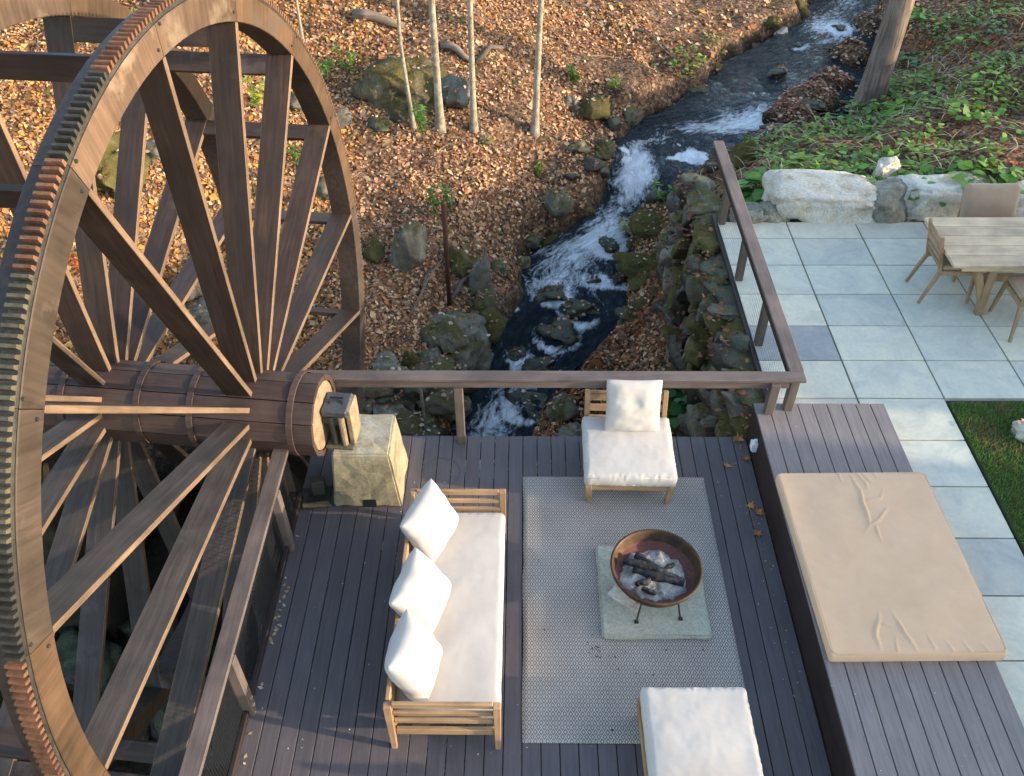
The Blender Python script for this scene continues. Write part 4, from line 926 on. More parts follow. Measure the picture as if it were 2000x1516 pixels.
# retaining wall of the patio
rw = empty('retaining_wall', (2.4, 8.5, -2), 0, 'mossy dry stone wall below the patio edge', 'stone wall')
rr_ = random.Random(11)
ws = []; z = -2.35
while z < -.16:
    hgt = rr_.uniform(.25, .55); y = 6.35+rr_.uniform(0, .3)
    if z+hgt > -.10: hgt = -.08-z
    while y < 11.6:
        L = rr_.uniform(.25, .72); top_ = z+hgt; k = max(0, (-.1-z-hgt/2))
        ws.append((2.50-.07*k+rr_.uniform(-.10, .07), y+L/2, z+hgt/2, L, hgt)); y += L*.96
    z += hgt*.94
for i, (x, y, zc, L, hh) in enumerate(ws):
    o = mk('wall_stone', rock_mesh((.28, L/2*1.2, hh/2*1.3), 300+i % 40, 3, .36, 9, .6), M[('rock', 'wet', 'moss', 'rock', 'wet', 'wet', 'moss', 'bare')[(i*5) % 8]], rw, (x-2.4, y-8.5, zc+2), (rr_.uniform(-.06, .06), rr_.uniform(-.08, .08), rr_.uniform(-.08, .08)))
child(MB().box((2.585, 8.42, -.10), (.05, 4.15, .16), .008), 'edge_board', M['fascia'], rw)
# mossy boulders on the bank: px, py of the base, size, material, label
RK = [(795, 165, (2.0, 1.5, .95), 'outcrop', 'biggest moss covered outcrop on the hillside above the saplings', .42),
      (893, 205, (.45, 1.0, .5), 'bare', 'long grey ledge leaning on the big mossy outcrop', 0), (800, 510, (.55, .6, .85), 'rock', 'upright boulder with yellow moss left of the rusty pole', .2), (735, 505, (.30, .3, .5), 'moss', 'small yellow mossed stone by the wheel rim', .2),
      (905, 525, (.55, .55, .75), 'moss', 'tall mossed boulder right of the rusty pole', .3), (938, 560, (.28, .4, .9), 'bare', 'grey upright slab beside the tall mossed boulder', .2),
      (1090, 405, (.55, .5, .6), 'rock', 'square edged boulder on the left bank above the rapids', .25), (1160, 215, (.85, .7, .45), 'moss', 'flat green mossed boulder beyond the slender trees', .3), (1115, 205, (.3, .3, .3), 'bare', 'small grey stone left of the green mossed boulder', .3),
      (1085, 480, (.8, .6, .35), 'moss', 'green mossed rock at the bend of the rapids', .35), (665, 240, (.45, .4, .35), 'bare', 'pale grey rock beside the top of the wheel rim', .3), (740, 245, (.6, .4, .25), 'rock', 'low mossy rock left of the slender trees', .4),
      (945, 275, (.35, .3, .2), 'rock', 'little dark rock at the foot of the middle tree', .4), (870, 640, (1.1, .75, .45), 'bare', 'flat pale ledge at the foot of the rusty pole', .45), (905, 690, (.9, .7, .6), 'rock', 'rounded bank rock below the flat pale ledge', .4),
      (955, 640, (.6, .6, .6), 'moss', 'dark mossed rock at the water by the foam patch', .35), (840, 700, (.55, .45, .40), 'bare', 'grey rock in the left bank below the pale ledge', .4), (805, 712, (.30, .3, .42), 'moss', 'bright mossed stone just above the railing', .3),
      (755, 715, (.55, .4, .32), 'bare', 'pale rock above the railing next to the wheel rim', .35), (690, 665, (.35, .3, .3), 'bare', 'small pale stone beside the lower wheel spoke', .4),
      (775, 790, (.7, .5, .45), 'wet', 'dark rounded rock below the railing left of the post', .3), (850, 785, (.75, .55, .45), 'rock', 'long bank rock below the railing beside the post', .3), (740, 850, (.6, .5, .45), 'wet', 'dark rock in the gap beside the concrete block', .3), (830, 850, (.5, .45, .4), 'wet', 'wet rock at the deck edge behind the block', .3), (715, 800, (.45, .45, .4), 'bare', 'grey rock behind the bearing box', .3),
      (1095, 800, (.6, .5, .4), 'rock', 'mossy rock left of the lounge chair back', .35), (1115, 850, (.55, .4, .35), 'bare', 'grey stone at the deck edge by the lounge chair', .35), (1060, 690, (.5, .3, .25), 'wet', 'dark stone at the shady right bank', .4),
      (1265, 440, (.6, .55, .4), 'moss', 'golden mossed rock between rapids and stone wall', .35), (1340, 400, (.6, .8, .5), 'moss', 'rounded mossed boulder at the top of the stone wall', .3), (1255, 520, (.5, .9, .5), 'moss', 'mossy ledge along the dark water', .4), (1310, 480, (.5, .5, .45), 'rock', 'mossy rock leaning against the stone wall', .4),
      (1455, 318, (.50, .45, .5), 'moss', 'ochre rounded boulder behind the end of the railing', .25), (1390, 330, (.4, .4, .3), 'wet', 'dark rock beside the white foam patch', .35),
      (1505, 45, (.5, .4, .35), 'moss', 'green mossed rock on the far stream bank', .35), (1525, 70, (.35, .3, .3), 'limestone', 'pale round stone at the far stream bank', .3), (1475, 100, (.45, .4, .35), 'rock', 'mossy rock on the bank above the blue pool', .4), (1400, 170, (.5, .4, .35), 'moss', 'mossy rock at the head of the dark pool', .4), (1360, 185, (.5, .4, .35), 'rock', 'brown rock on the left bank of the dark pool', .4), (1235, 235, (.55, .4, .45), 'rock', 'block shaped rock above the top of the rapids', .3), (1180, 300, (.5, .45, .4), 'moss', 'mossed rock on the left bank beside the rapids', .4), (1130, 290, (.45, .4, .35), 'rock', 'half buried mossy rock left of the rapids', .4),
      (1520, 145, (.42, .3, .18), 'wet', 'round leaf covered stone in the middle of the blue water', .3), (1575, 200, (.8, .5, .22), 'wet', 'low dark rock on the leafy island', .45), (1500, 262, (.6, .25, .2), 'wet', 'wet ledge at the lower end of the island', .4), (1605, 30, (.7, .3, .22), 'rock', 'dark stone across the far top of the stream', .4),
      (1040, 470, (.4, .4, .3), 'rock', 'brown rock at the left edge of the rapids', .4), (1150, 445, (.3, .3, .25), 'wet', 'black rock in the whitewater', .35), (1185, 478, (.35, .3, .22), 'wet', 'dark rock in the middle of the churning bend', .3), (1120, 585, (.6, .35, .2), 'wet', 'low wet rock in the dark pool', .4), (1210, 400, (.3, .3, .25), 'wet', 'black rock below the white cascade', .35),
      (240, 345, (1.4, .8, .9), 'moss', 'yellow mossed outcrop behind the wheel spokes', .3), (370, 560, (.7, .6, .6), 'bare', 'grey boulder behind the lower wheel spokes', .3), (300, 300, (.5, .5, .4), 'bare', 'pale rock above the mossed outcrop behind the wheel', .3), (400, 620, (.7, .6, .5), 'bare', 'grey green rock behind the wheel hub', .3), (590, 200, (.5, .4, .35), 'bare', 'pale stone behind the top right of the wheel', .3), (640, 380, (.5, .5, .5), 'rock', 'mossy rock half hidden by the wheel rim', .3)]
for (px, py, sz, m, lb, sk) in RK: rock(px, py, sz, m, label=lb, sink=sk+.06, rough=.5 if m == 'outcrop' else .32)
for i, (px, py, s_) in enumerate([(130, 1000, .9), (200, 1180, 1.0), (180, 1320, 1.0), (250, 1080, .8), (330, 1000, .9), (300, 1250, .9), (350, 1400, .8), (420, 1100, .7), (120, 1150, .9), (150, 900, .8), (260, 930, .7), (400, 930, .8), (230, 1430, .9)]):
    rock(px, py, (s_, s_*.8, s_*.7), 'wet', label='mossy stone in the dark wheel pit below the spokes', group='stones lining the wheel pit', sink=.25)  # dark rock colour paints the pit's shade onto these stones
for i, (px, py, sx, sy, sz_) in enumerate([(880, 665, .6, .5, .5), (925, 665, .5, .5, .5), (860, 735, .6, .5, .45), (900, 745, .55, .5, .5), (820, 745, .5, .4, .4), (785, 750, .5, .4, .4), (735, 765, .5, .4, .4), (810, 770, .5, .4, .4), (880, 800, .5, .5, .4), (760, 820, .5, .4, .4), (800, 830, .5, .5, .4), (900, 845, .4, .4, .35), (700, 830, .5, .4, .4), (930, 700, .5, .4, .45), (845, 665, .5, .45, .4)]):
    rock(px, py, (sx*1.15, sy*1.1, sz_*1.15), ('rock', 'bare', 'rock', 'wet')[i % 4], label='stacked bank stone beside the stream below the railing', group='stones stacked along the left bank', sink=.35)
for i, (c, r_) in enumerate(SRW):
    rock(0, 0, (r_*(1.7+.9*((i*37) % 10)/10), r_*(1.5+.8*((i*53) % 10)/10), r_*.95), 'wet', label='dark wet rock breaking the surface of the stream', group='rocks in the stream', at=(c[0], c[1], c[2]), seed=800+i, sub=4, sink=.62, rough=.5)
rb_ = random.Random(77)
for i in range(52):
    t_ = rb_.uniform(3*14, 16*14); k = int(t_); left = rb_.random() < .62; e_ = dL[k] if left else dR[k]; d0 = (dL[k]-dR[k])/np.linalg.norm(dL[k]-dR[k])*(1 if left else -1)
    q = e_+d0*rb_.uniform(.02, .35); sz = rb_.uniform(.15, .42)
    if q[0] > 2.35 and q[1] < 10.6: continue
    rock(0, 0, (sz*rb_.uniform(.9, 1.5), sz, sz*rb_.uniform(.6, .9)), rb_.choice(['wet', 'wet', 'rock', 'moss', 'rock']), label='mossy stone along the edge of the stream', group='stones along the water edge', at=(q[0], q[1], float(hz(q[0], q[1]))), seed=500+i, sub=3, sink=.4)
# ------------------------------------------------------------------ leaf litter (one mesh of separate leaf blades)
def leaf_field(name, n, sampler, pal, size, seed, lift=.008, tilt=.5, keep=None):
    rs = np.random.RandomState(seed); x, y = sampler(rs, n); ok = ~wet(x, y, .02); ok &= fbm(np.stack([x*1.1+seed, y*1.1, 0*x], -1), 3)*.5+.62 > rs.rand(n)
    if keep is not None: ok &= keep(x, y)
    x, y = x[ok], y[ok]; n = len(x); z = hz(x, y)+rs.uniform(0, lift*3, n)+lift
    e = .06; gxn = (hz(x+e, y)-hz(x-e, y))/(2*e); gyn = (hz(x, y+e)-hz(x, y-e))/(2*e)
    L = size*np.exp(rs.randn(n)*.32); Wd = L*rs.uniform(.42, .8, n); th = rs.uniform(0, 6.283, n)
    nr = np.stack([-gxn+rs.randn(n)*tilt, -gyn+rs.randn(n)*tilt, np.ones(n)], -1); nr /= np.linalg.norm(nr, axis=1)[:, None]
    a_ = np.stack([np.cos(th), np.sin(th), 0*th], -1); a_ -= (a_*nr).sum(1)[:, None]*nr; a_ /= np.linalg.norm(a_, axis=1)[:, None]; b_ = np.cross(nr, a_)
    p = np.stack([x, y, z], -1); cu_ = (rs.uniform(-.25, .45, n)*L)[:, None]*nr
    hw = (Wd/2)[:, None]; hl = (L/2)[:, None]
    V = np.stack([p-a_*hl, p-a_*hl*.15+b_*hw+cu_*.5, p+a_*hl+cu_*.6, p-a_*hl*.15-b_*hw+cu_*.5], 1)
    k = rs.randint(0, len(pal), n); c = np.array(pal)[k]*rs.uniform(.68, 1.38, (n, 1))*np.array([1.10, 1.0, .78])
    base = np.arange(n)[:, None]*4; Fc = (base[:, None, :]+np.array([[0, 1, 2], [0, 2, 3]])[None]).reshape(-1, 3)
    return mk(name, np_mesh(name, V.reshape(-1, 3), Fc, False, np.repeat(c, 4, 0)), M['litter'])
PALB = [(.36, .20, .12), (.42, .25, .155), (.30, .145, .075), (.22, .105, .055), (.16, .075, .04), (.47, .31, .20), (.34, .15, .07), (.26, .13, .08), (.52, .36, .26), (.48, .32, .22), (.56, .42, .31)]
PALY = [(.50, .30, .08), (.46, .24, .06), (.55, .38, .12), (.36, .18, .07), (.42, .2, .06), (.30, .14, .05)]
PALR = [(.24, .085, .045), (.30, .12, .06), (.16, .06, .035), (.36, .16, .08), (.20, .09, .05)]
def offdeck(x, y): return ~((x < -2) & (y < 8.6) & (x > -7)) & ~((x > 2.45) & (y < 10.5)) & ~((x > DX0-.1) & (y < 6.5)) & ~((x > -4.2) & (x < -2.1) & (y < 9.2))
def smp(x0, x1, y0, y1): return lambda rs, n: (rs.uniform(x0, x1, n), rs.uniform(y0, y1, n))
tag(leaf_field('leaf_litter', 140000, smp(-8.5, 4.2, 6.6, 19), PALB, .062, 1, keep=lambda x, y: offdeck(x, y) & (x < 2.6)), 'brown fallen leaves carpeting the wooded left bank', 'leaves', kind='stuff')
tag(leaf_field('far_leaf_litter', 24000, smp(-7, 12, 17.5, 26), PALB+PALY[:2], .085, 2, keep=offdeck), 'fallen leaves on the far upper bank', 'leaves', kind='stuff')
tag(leaf_field('golden_leaf_litter', 24000, smp(-10.5, -2.8, 8.5, 19), PALY, .075, 3, keep=offdeck), 'golden fallen leaves on the sunny slope behind the wheel', 'leaves', kind='stuff')
tag(leaf_field('russet_leaf_litter', 6000, smp(-.2, 2.5, 6.6, 12.2), PALR, .09, 4, keep=offdeck), 'dark russet leaves below the stone wall', 'leaves', kind='stuff')
tag(leaf_field('slope_leaf_litter', 15000, smp(2.7, 10.5, 10.6, 18), PALR+PALB[3:5]+[(.10, .06, .035), (.13, .075, .04)], .07, 5, keep=offdeck), 'brown leaves and mulch on the slope above the pale boulders', 'leaves', kind='stuff')
def loose_leaves(name, P, pal, size, label, seed, parent=None):
    rs = np.random.RandomState(seed); n = len(P); th = rs.uniform(0, 6.283, n); D = np.stack([np.cos(th), np.sin(th), rs.uniform(-.35, .35, n)], -1); L = size*rs.uniform(.6, 1.35, n)
    V, Fc, c = blade_leaves(P, D, np.stack([rs.randn(n)*.5, rs.randn(n)*.5, np.ones(n)], -1), L, L*rs.uniform(.5, .8, n), np.array(pal)[rs.randint(0, len(pal), n)]*rs.uniform(.6, 1.3, (n, 1)))
    o = mk(name, np_mesh(name, V, Fc, False, c), M['litter'], parent)
    return tag(o, label, 'leaves', kind='stuff')
# ------------------------------------------------------------------ green plants
def blade_leaves(P, D, Nn, L, Wd, col, curl=.15):
    # leaves as folded six-point blades: base, two side pairs, tip
    n = len(P); D = D/np.linalg.norm(D, axis=1)[:, None]; B = np.cross(Nn, D); B /= np.linalg.norm(B, axis=1)[:, None]+1e-9; N2 = np.cross(D, B)
    L = L[:, None]; Wd = Wd[:, None]
    V = np.stack([P, P+D*L*.35+B*Wd*.5+N2*L*.04, P+D*L*.72+B*Wd*.36-N2*L*curl*.3, P+D*L-N2*L*curl, P+D*L*.72-B*Wd*.36-N2*L*curl*.3, P+D*L*.35-B*Wd*.5+N2*L*.04], 1)
    base = np.arange(n)[:, None]*6; T = np.array([[0, 1, 5], [1, 2, 5], [2, 4, 5], [2, 3, 4]])
    Fc = (base[:, None, :]+T[None]).reshape(-1, 3); return V.reshape(-1, 3), Fc, np.repeat(col, 6, 0)
def gcol(rs, n, a, b):
    k = rs.rand(n, 1); return (np.array(a)*(1-k)+np.array(b)*k)*rs.uniform(.75, 1.25, (n, 1))
def broad_plant(px, py, r, n, a, b, label, group=None, at=None, ls=.17, hgt=.22):
    p = at if at is not None else hit(px, py); rs = np.random.RandomState(int(px+py*3) % 9999)
    root = empty('leafy_plant', p, 0, label, 'plant', group)
    th = rs.uniform(0, 6.283, n); rad = r*np.sqrt(rs.rand(n)); hh = hgt*(1.1-.5*rad/r)*rs.uniform(.5, 1.2, n)
    P = np.stack([np.cos(th)*rad, np.sin(th)*rad, hh], -1); D = np.stack([np.cos(th+rs.randn(n)*.5), np.sin(th+rs.randn(n)*.5), rs.uniform(-.3, .25, n)], -1)
    Nn = np.stack([rs.randn(n)*.3, rs.randn(n)*.3, np.ones(n)], -1); L = ls*rs.uniform(.6, 1.3, n)
    V, Fc, c = blade_leaves(P-D*L[:, None]*.4, D, Nn, L, L*rs.uniform(.7, 1.0, n), gcol(rs, n, a, b)); mk('foliage', np_mesh('foliage', V, Fc, False, c), M['green'], root)
    mb = MB()
    for i in range(min(n, 14)): mb.tube([(P[i][0]*.25, P[i][1]*.25, -.03), tuple(P[i])], .004, 4)
    mb.build('stem', M['deadwood'], root); return root
def sapling(px, py, h, n, a, b, label, group=None, sp=.16, ls=.11, nst=3):
    p = hit(px, py); rs = np.random.RandomState(int(px*3+py) % 9999); root = empty('leafy_sapling', p, 0, label, 'plant', group)
    mb = MB(); Ps = []; Ds = []
    for s in range(nst):
        th = rs.uniform(0, 6.283); tip = np.array([math.cos(th)*sp*rs.uniform(.3, 1), math.sin(th)*sp*rs.uniform(.3, 1), h*rs.uniform(.7, 1.05)])
        mb.tube([(0, 0, -.05), tuple(tip*.5+[0, 0, .02]), tuple(tip)], [.008, .006, .003], 5)
        for k in range(n//nst):
            t_ = rs.uniform(.3, 1); q = tip*t_; ph = rs.uniform(0, 6.283); Ps.append(q); Ds.append([math.cos(ph), math.sin(ph), rs.uniform(-.3, .7)])
    Ps = np.array(Ps); Ds = np.array(Ds); m = len(Ps); L = ls*rs.uniform(.6, 1.3, m); Nn = np.stack([rs.randn(m)*.4, rs.randn(m)*.4, np.ones(m)], -1)
    V, Fc, c = blade_leaves(Ps, Ds, Nn, L, L*.38, gcol(rs, m, a, b)); mk('foliage', np_mesh('foliage', V, Fc, False, c), M['green'], root); mb.build('stem', M['deadwood'], root); return root
G1, G2 = (.06, .16, .02), (.15, .32, .04); Gd1, Gd2 = (.022, .08, .018), (.055, .15, .03); Gy1, Gy2 = (.16, .26, .02), (.30, .36, .04)
rs = np.random.RandomState(31); bp_ = []
for o in [o for o in bpy.data.objects if o.name.startswith('boulder') and o.get('group') != 'stones edging the patio' and o.get('group') != 'stones lining the wheel pit']:
    me = o.data; n_ = len(me.vertices); co = np.zeros(n_*3); me.vertices.foreach_get('co', co); co = co.reshape(-1, 3); nn_ = np.zeros(n_*3); me.vertices.foreach_get('normal', nn_); nn_ = nn_.reshape(-1, 3)
    mt = np.array(o.matrix_basis); w_ = co@mt[:3, :3].T+mt[:3, 3]; nz = (nn_@mt[:3, :3].T)[:, 2]; sel = np.where(nz > .55)[0]
    k_ = int(min(60, 26*(co[:, 0].max()-co[:, 0].min())*(co[:, 1].max()-co[:, 1].min())*2.2))
    if len(sel) and k_: bp_.append(w_[rs.choice(sel, k_)]+np.array([0, 0, .012]))
loose_leaves('boulder_leaves', np.concatenate(bp_), PALB, .07, 'fallen leaves lying on top of the mossy boulders', 33)
n = 420; x = rs.uniform(-8, 3.2, n); y = rs.uniform(8.5, 20, n); ok = ~wet(x, y, .1) & offdeck(x, y) & (x < 2.3+(y > 11)*2); x, y = x[ok], y[ok]; mb = MB()
for k_ in range(len(x)):
    L_ = rs.uniform(.2, .8); th = rs.uniform(0, 6.28); a_ = (x[k_], y[k_]); b_ = (x[k_]+math.cos(th)*L_, y[k_]+math.sin(th)*L_); c_ = ((a_[0]+b_[0])/2+rs.randn()*.04, (a_[1]+b_[1])/2+rs.randn()*.04)
    mb.tube([(q[0], q[1], float(hz(q[0], q[1]))+.03+h_) for q, h_ in ((a_, 0), (c_, rs.uniform(0, .06)), (b_, rs.uniform(0, .1)))], [.007, .006, .003], 4)
tag(mb.build('fallen_twigs', M['deadwood']), 'thin bare twigs scattered over the leafy left bank', 'twigs', kind='stuff')
rs = np.random.RandomState(61); ip = []
for (px, py, rx, ry) in [(1585, 190, .75, .65), (1540, 212, .55, .35), (1625, 160, .6, .45), (1660, 110, .5, .7), (1690, 60, .35, .8), (1500, 258, .5, .3), (1560, 225, .5, .35)]:
    c_ = U(px, py, z=-1.1); xx = c_[0]+rs.randn(330)*rx*.6; yy = c_[1]+rs.randn(330)*ry*.6; zz = hz(xx, yy); k_ = zz > np.interp(yy, [14, 17, 21, 26], [-1.5, -1.25, -1.02, -.95])+.03
    ip.append(np.stack([xx, yy, zz+.02], -1)[k_])
loose_leaves('island_leaves', np.concatenate(ip), PALB+PALR, .085, 'brown leaves stranded on the little islands upstream', 62)
rs = np.random.RandomState(21); wp = []
for (x, y, zc, L, hh) in ws:
    for _ in range(int(26*L)): wp.append((x-rs.uniform(.02, .30), y+rs.uniform(-L/2, L/2), zc+hh/2*1.05+rs.uniform(-.02, .05)))
loose_leaves('wall_leaves', np.array(wp)*1.0, [(.15, .06, .03), (.20, .085, .045), (.11, .045, .025), (.24, .12, .06)], .07, 'russet leaves caught on the ledges of the stone wall', 22)
sapling(828, 278, .85, 120, G1, G2, 'bright green leafy sapling between the two left slender trees', sp=.16)
sapling(850, 425, .55, 60, Gd1, Gd2, 'dark green sprig just left of the rusty pole top', sp=.06)
sapling(876, 425, .60, 60, Gd1, Gd2, 'dark green sprig just right of the rusty pole top', sp=.06)
sapling(680, 152, .60, 90, G1, G2, 'green shrub left of the big mossy outcrop', sp=.22)
sapling(642, 155, .35, 60, G1, G2, 'low green shrub beside the wheel rim top', sp=.22)
sapling(505, 220, .6, 110, Gy1, Gy2, 'yellow green shrub seen through the upper spokes', sp=.25)
sapling(1130, 172, .5, 110, G1, Gy1, 'pale green shrub on the far boulder right of the trees', sp=.35)
sapling(585, 330, .5, 60, G1, G2, 'green sprig seen between wheel spokes and far rim', sp=.2)
sapling(1055, 350, .3, 50, G1, Gy1, 'small green tuft above the square edged boulder', sp=.2)
sapling(1290, 395, .35, 70, G1, G2, 'green sprig on the right bank by the cascade', sp=.2)
sapling(1205, 180, .3, 50, Gy1, Gy2, 'yellow green tuft right of the flat mossed boulder', sp=.25)
sapling(684, 545, .35, 26, (.5, .03, .02), (.6, .06, .03), 'red leaved sprig beside the wheel rim', sp=.1, ls=.09)
sapling(172, 545, .5, 60, (.5, .10, .02), (.62, .18, .04), 'orange red shrub seen through the left spokes', sp=.22, ls=.10)
sapling(1225, 460, .45, 60, (.38, .34, .14), (.5, .46, .22), 'dry yellowish fern hanging over the dark water', sp=.2, ls=.12)
broad_plant(1345, 790, .42, 90, Gd1, Gd2, 'dense dark green plant beside the lounge chair back', at=hit(1345, 795), ls=.20, hgt=.35)
broad_plant(1400, 810, .40, 80, Gd1, G1, 'dark green plant between lounge chair and platform', at=hit(1405, 815), ls=.20, hgt=.3)
broad_plant(1330, 835, .35, 60, Gd1, Gd2, 'low dark green plant at the deck edge beyond the chair', ls=.18, hgt=.3)
broad_plant(1490, 385, .40, 60, G1, (.18, .36, .08), 'big leaved bright green plant by the last railing post', ls=.26, hgt=.3)
broad_plant(1495, 415, .22, 24, G1, G2, 'small green plant against the patio edge', ls=.14, hgt=.14)
broad_plant(1820, 365, .5, 40, G1, G2, 'green leaves spilling over the largest white boulder', ls=.16, hgt=.16)
broad_plant(1930, 360, .5, 60, G1, (.2, .34, .04), 'bright green plant behind the brown cushioned chair', ls=.18, hgt=.2)
rp = random.Random(4); k = 0
CL = [(1700, 210), (1740, 180), (1800, 160), (1850, 120), (1840, 70), (1880, 50), (1790, 210), (1760, 250), (1640, 240), (1690, 270), (1560, 300), (1600, 290), (1640, 310), (1700, 320), (1720, 350), (1640, 350), (1580, 350), (1530, 310), (1830, 200), (1880, 180), (1930, 160), (1950, 130), (1890, 220), (1850, 240), (1930, 210), (1800, 270), (1760, 310), (1870, 280), (1700, 240), (1660, 210), (1780, 130), (1820, 110), (1900, 90), (1950, 60), (1960, 250), (1850, 300), (1550, 330), (1610, 330), (1810, 40), (1850, 30), (1620, 265), (1670, 340), (1745, 215)]
for (px, py) in CL[::2]+CL[1::4]:
    broad_plant(px+rp.uniform(-8, 8), py+rp.uniform(-6, 6), rp.uniform(.28, .5), rp.randint(26, 44), G1 if rp.random() < .75 else Gd1, (.24, .40, .055) if rp.random() < .8 else (.17, .28, .11), 'low broad leaved green plant on the slope above the pale boulders', 'ground plants on the slope', ls=rp.uniform(.09, .15), hgt=.15)
# ground cover between them and dry straw stems
rs = np.random.RandomState(8); n = 8500; x = rs.uniform(2.9, 10.5, n); y = rs.uniform(10.9, 18.5, n)
ok = (fbm(np.stack([x*.7, y*.7, 0*x], -1), 3) > .0) & ~wet(x, y, .1); x, y = x[ok], y[ok]; n = len(x)
P = np.stack([x, y, hz(x, y)+rs.uniform(.02, .12, n)], -1); th = rs.uniform(0, 6.283, n); D = np.stack([np.cos(th), np.sin(th), rs.uniform(-.3, .3, n)], -1); L = rs.uniform(.05, .12, n)
V, Fc, c = blade_leaves(P, D, np.stack([rs.randn(n)*.4, rs.randn(n)*.4, np.ones(n)], -1), L, L*.7, gcol(rs, n, (.08, .17, .02), (.24, .35, .06)))
tag(mk('ground_cover', np_mesh('ground_cover', V, Fc, False, c), M['green']), 'scattered low green leaves covering the right hand slope', 'ground cover', kind='stuff')
n = 900; x = rs.uniform(2.9, 10, n); y = rs.uniform(10.8, 17, n); ok = ~wet(x, y, .1); x, y = x[ok], y[ok]; n = len(x); th = rs.uniform(0, 6.283, n); L = rs.uniform(.25, .6, n)
P = np.stack([x, y, hz(x, y)+.05], -1); D = np.stack([np.cos(th), np.sin(th), rs.uniform(-.05, .35, n)], -1)
V, Fc, c = blade_leaves(P, D, np.tile([0, 0, 1.], (n, 1)), L, np.full(n, .014), gcol(rs, n, (.30, .27, .15), (.45, .42, .25)))
tag(mk('dry_stems', np_mesh('dry_stems', V, Fc, False, c), M['litter']), 'dry straw coloured stems lying among the slope plants', 'straw', kind='stuff')
n = 3000; x = rs.uniform(-8, 3, n); y = rs.uniform(9, 21, n); ok = (fbm(np.stack([x*.8+4, y*.8, 0*x], -1), 3) > .38) & ~wet(x, y, .05) & offdeck(x, y); x, y = x[ok], y[ok]; n = len(x); th = rs.uniform(0, 6.283, n); L = rs.uniform(.06, .16, n)
P = np.stack([x, y, hz(x, y)+.03], -1); D = np.stack([np.cos(th), np.sin(th), rs.uniform(0, .8, n)], -1)
V, Fc, c = blade_leaves(P, D, np.tile([0, 0, 1.], (n, 1)), L, L*.4, gcol(rs, n, (.08, .11, .02), (.22, .22, .05)))
tag(mk('bank_herbs', np_mesh('bank_herbs', V, Fc, False, c), M['green']), 'small green herbs sprouting through the leaves of the left bank', 'herbs', kind='stuff')
# ------------------------------------------------------------------ trees
def tree(name, px, py, rbase, H, lean, label, m='bark', seed=0, group=None, bend=.06, flare=1.0):
    p = hit(px, py); rs = random.Random(seed); root = empty(name, p, 0, label, 'tree', group)
    path = []; rad = []; n = 16
    for i in range(n):
        t_ = i/(n-1); q = np.array([t_*3+seed*5, seed, 0.])
        t_ = t_**1.5; path.append((lean[0]*H*t_+bend*float(vnoise(q))*min(1, t_*4), lean[1]*H*t_+bend*float(vnoise(q+9))*min(1, t_*4), -.15+(H+.15)*t_)); rad.append(rbase*(1.0-.72*t_)+(rbase*flare*math.exp(-t_*34)))
    tk = MB().tube(path, rad, 12).build('trunk', M[m], root, smooth=True)
    P_ = []; D_ = []
    for b in range(9):
        t_ = rs.uniform(.68, .98); i = int(t_*(n-1)); a_ = Vector(path[i]); th = rs.uniform(0, 6.283); L = H*rs.uniform(.12, .26)*(1.25-t_)
        tip = a_+Vector((math.cos(th)*L, math.sin(th)*L, L*rs.uniform(.5, 1.1))); mid = (a_+tip)/2+Vector((0, 0, -.04*L))
        MB().tube([a_, mid, tip], [rad[i]*.45, rad[i]*.3, .005], 6).build('limb', M[m], tk, smooth=True)
        for q in range(26):
            u = rs.uniform(.3, 1.0); c_ = a_.lerp(tip, u); P_.append([c_.x+rs.gauss(0, .16), c_.y+rs.gauss(0, .16), c_.z+rs.gauss(0, .16)]); ph = rs.uniform(0, 6.283); D_.append([math.cos(ph), math.sin(ph), rs.uniform(-.8, .2)])
    P_ = np.array(P_); D_ = np.array(D_); k_ = len(P_); r2 = np.random.RandomState(seed); L = r2.uniform(.06, .12, k_)
    V, Fc, c = blade_leaves(P_, D_, np.tile([0, 0, 1.], (k_, 1))+r2.randn(k_, 3)*.3, L, L*.6, gcol(r2, k_, (.30, .17, .04), (.46, .32, .06)))
    mk('crown', np_mesh('crown', V, Fc, False, c), M['litter'], root); return root
tree('slender_tree', 860, 250, .066, 9.0, (.005, .0), 'thickest of the four slender pale trees on the bank', seed=1)
tree('slender_tree', 926, 254, .056, 8.5, (.012, .0), 'slender pale tree third from the left on the bank', seed=2)
tree('slender_tree', 1044, 262, .060, 8.5, (.030, .0), 'slender pale tree furthest right, leaning slightly', seed=3)
tree('slender_tree', 809, 252, .036, 6.5, (.004, .0), 'thinnest crooked young tree left of the group', seed=4, bend=.16)
tree('big_tree', 1693, 206, .24, 12, (.06, .0), 'big grey brown tree trunk at the right stream bank', 'bigbark', 5, bend=.04, flare=.22)
tree('slender_tree', 592, 85, .03, 5, (.004, 0), 'thin young trunk right above the wheel rim', seed=7)
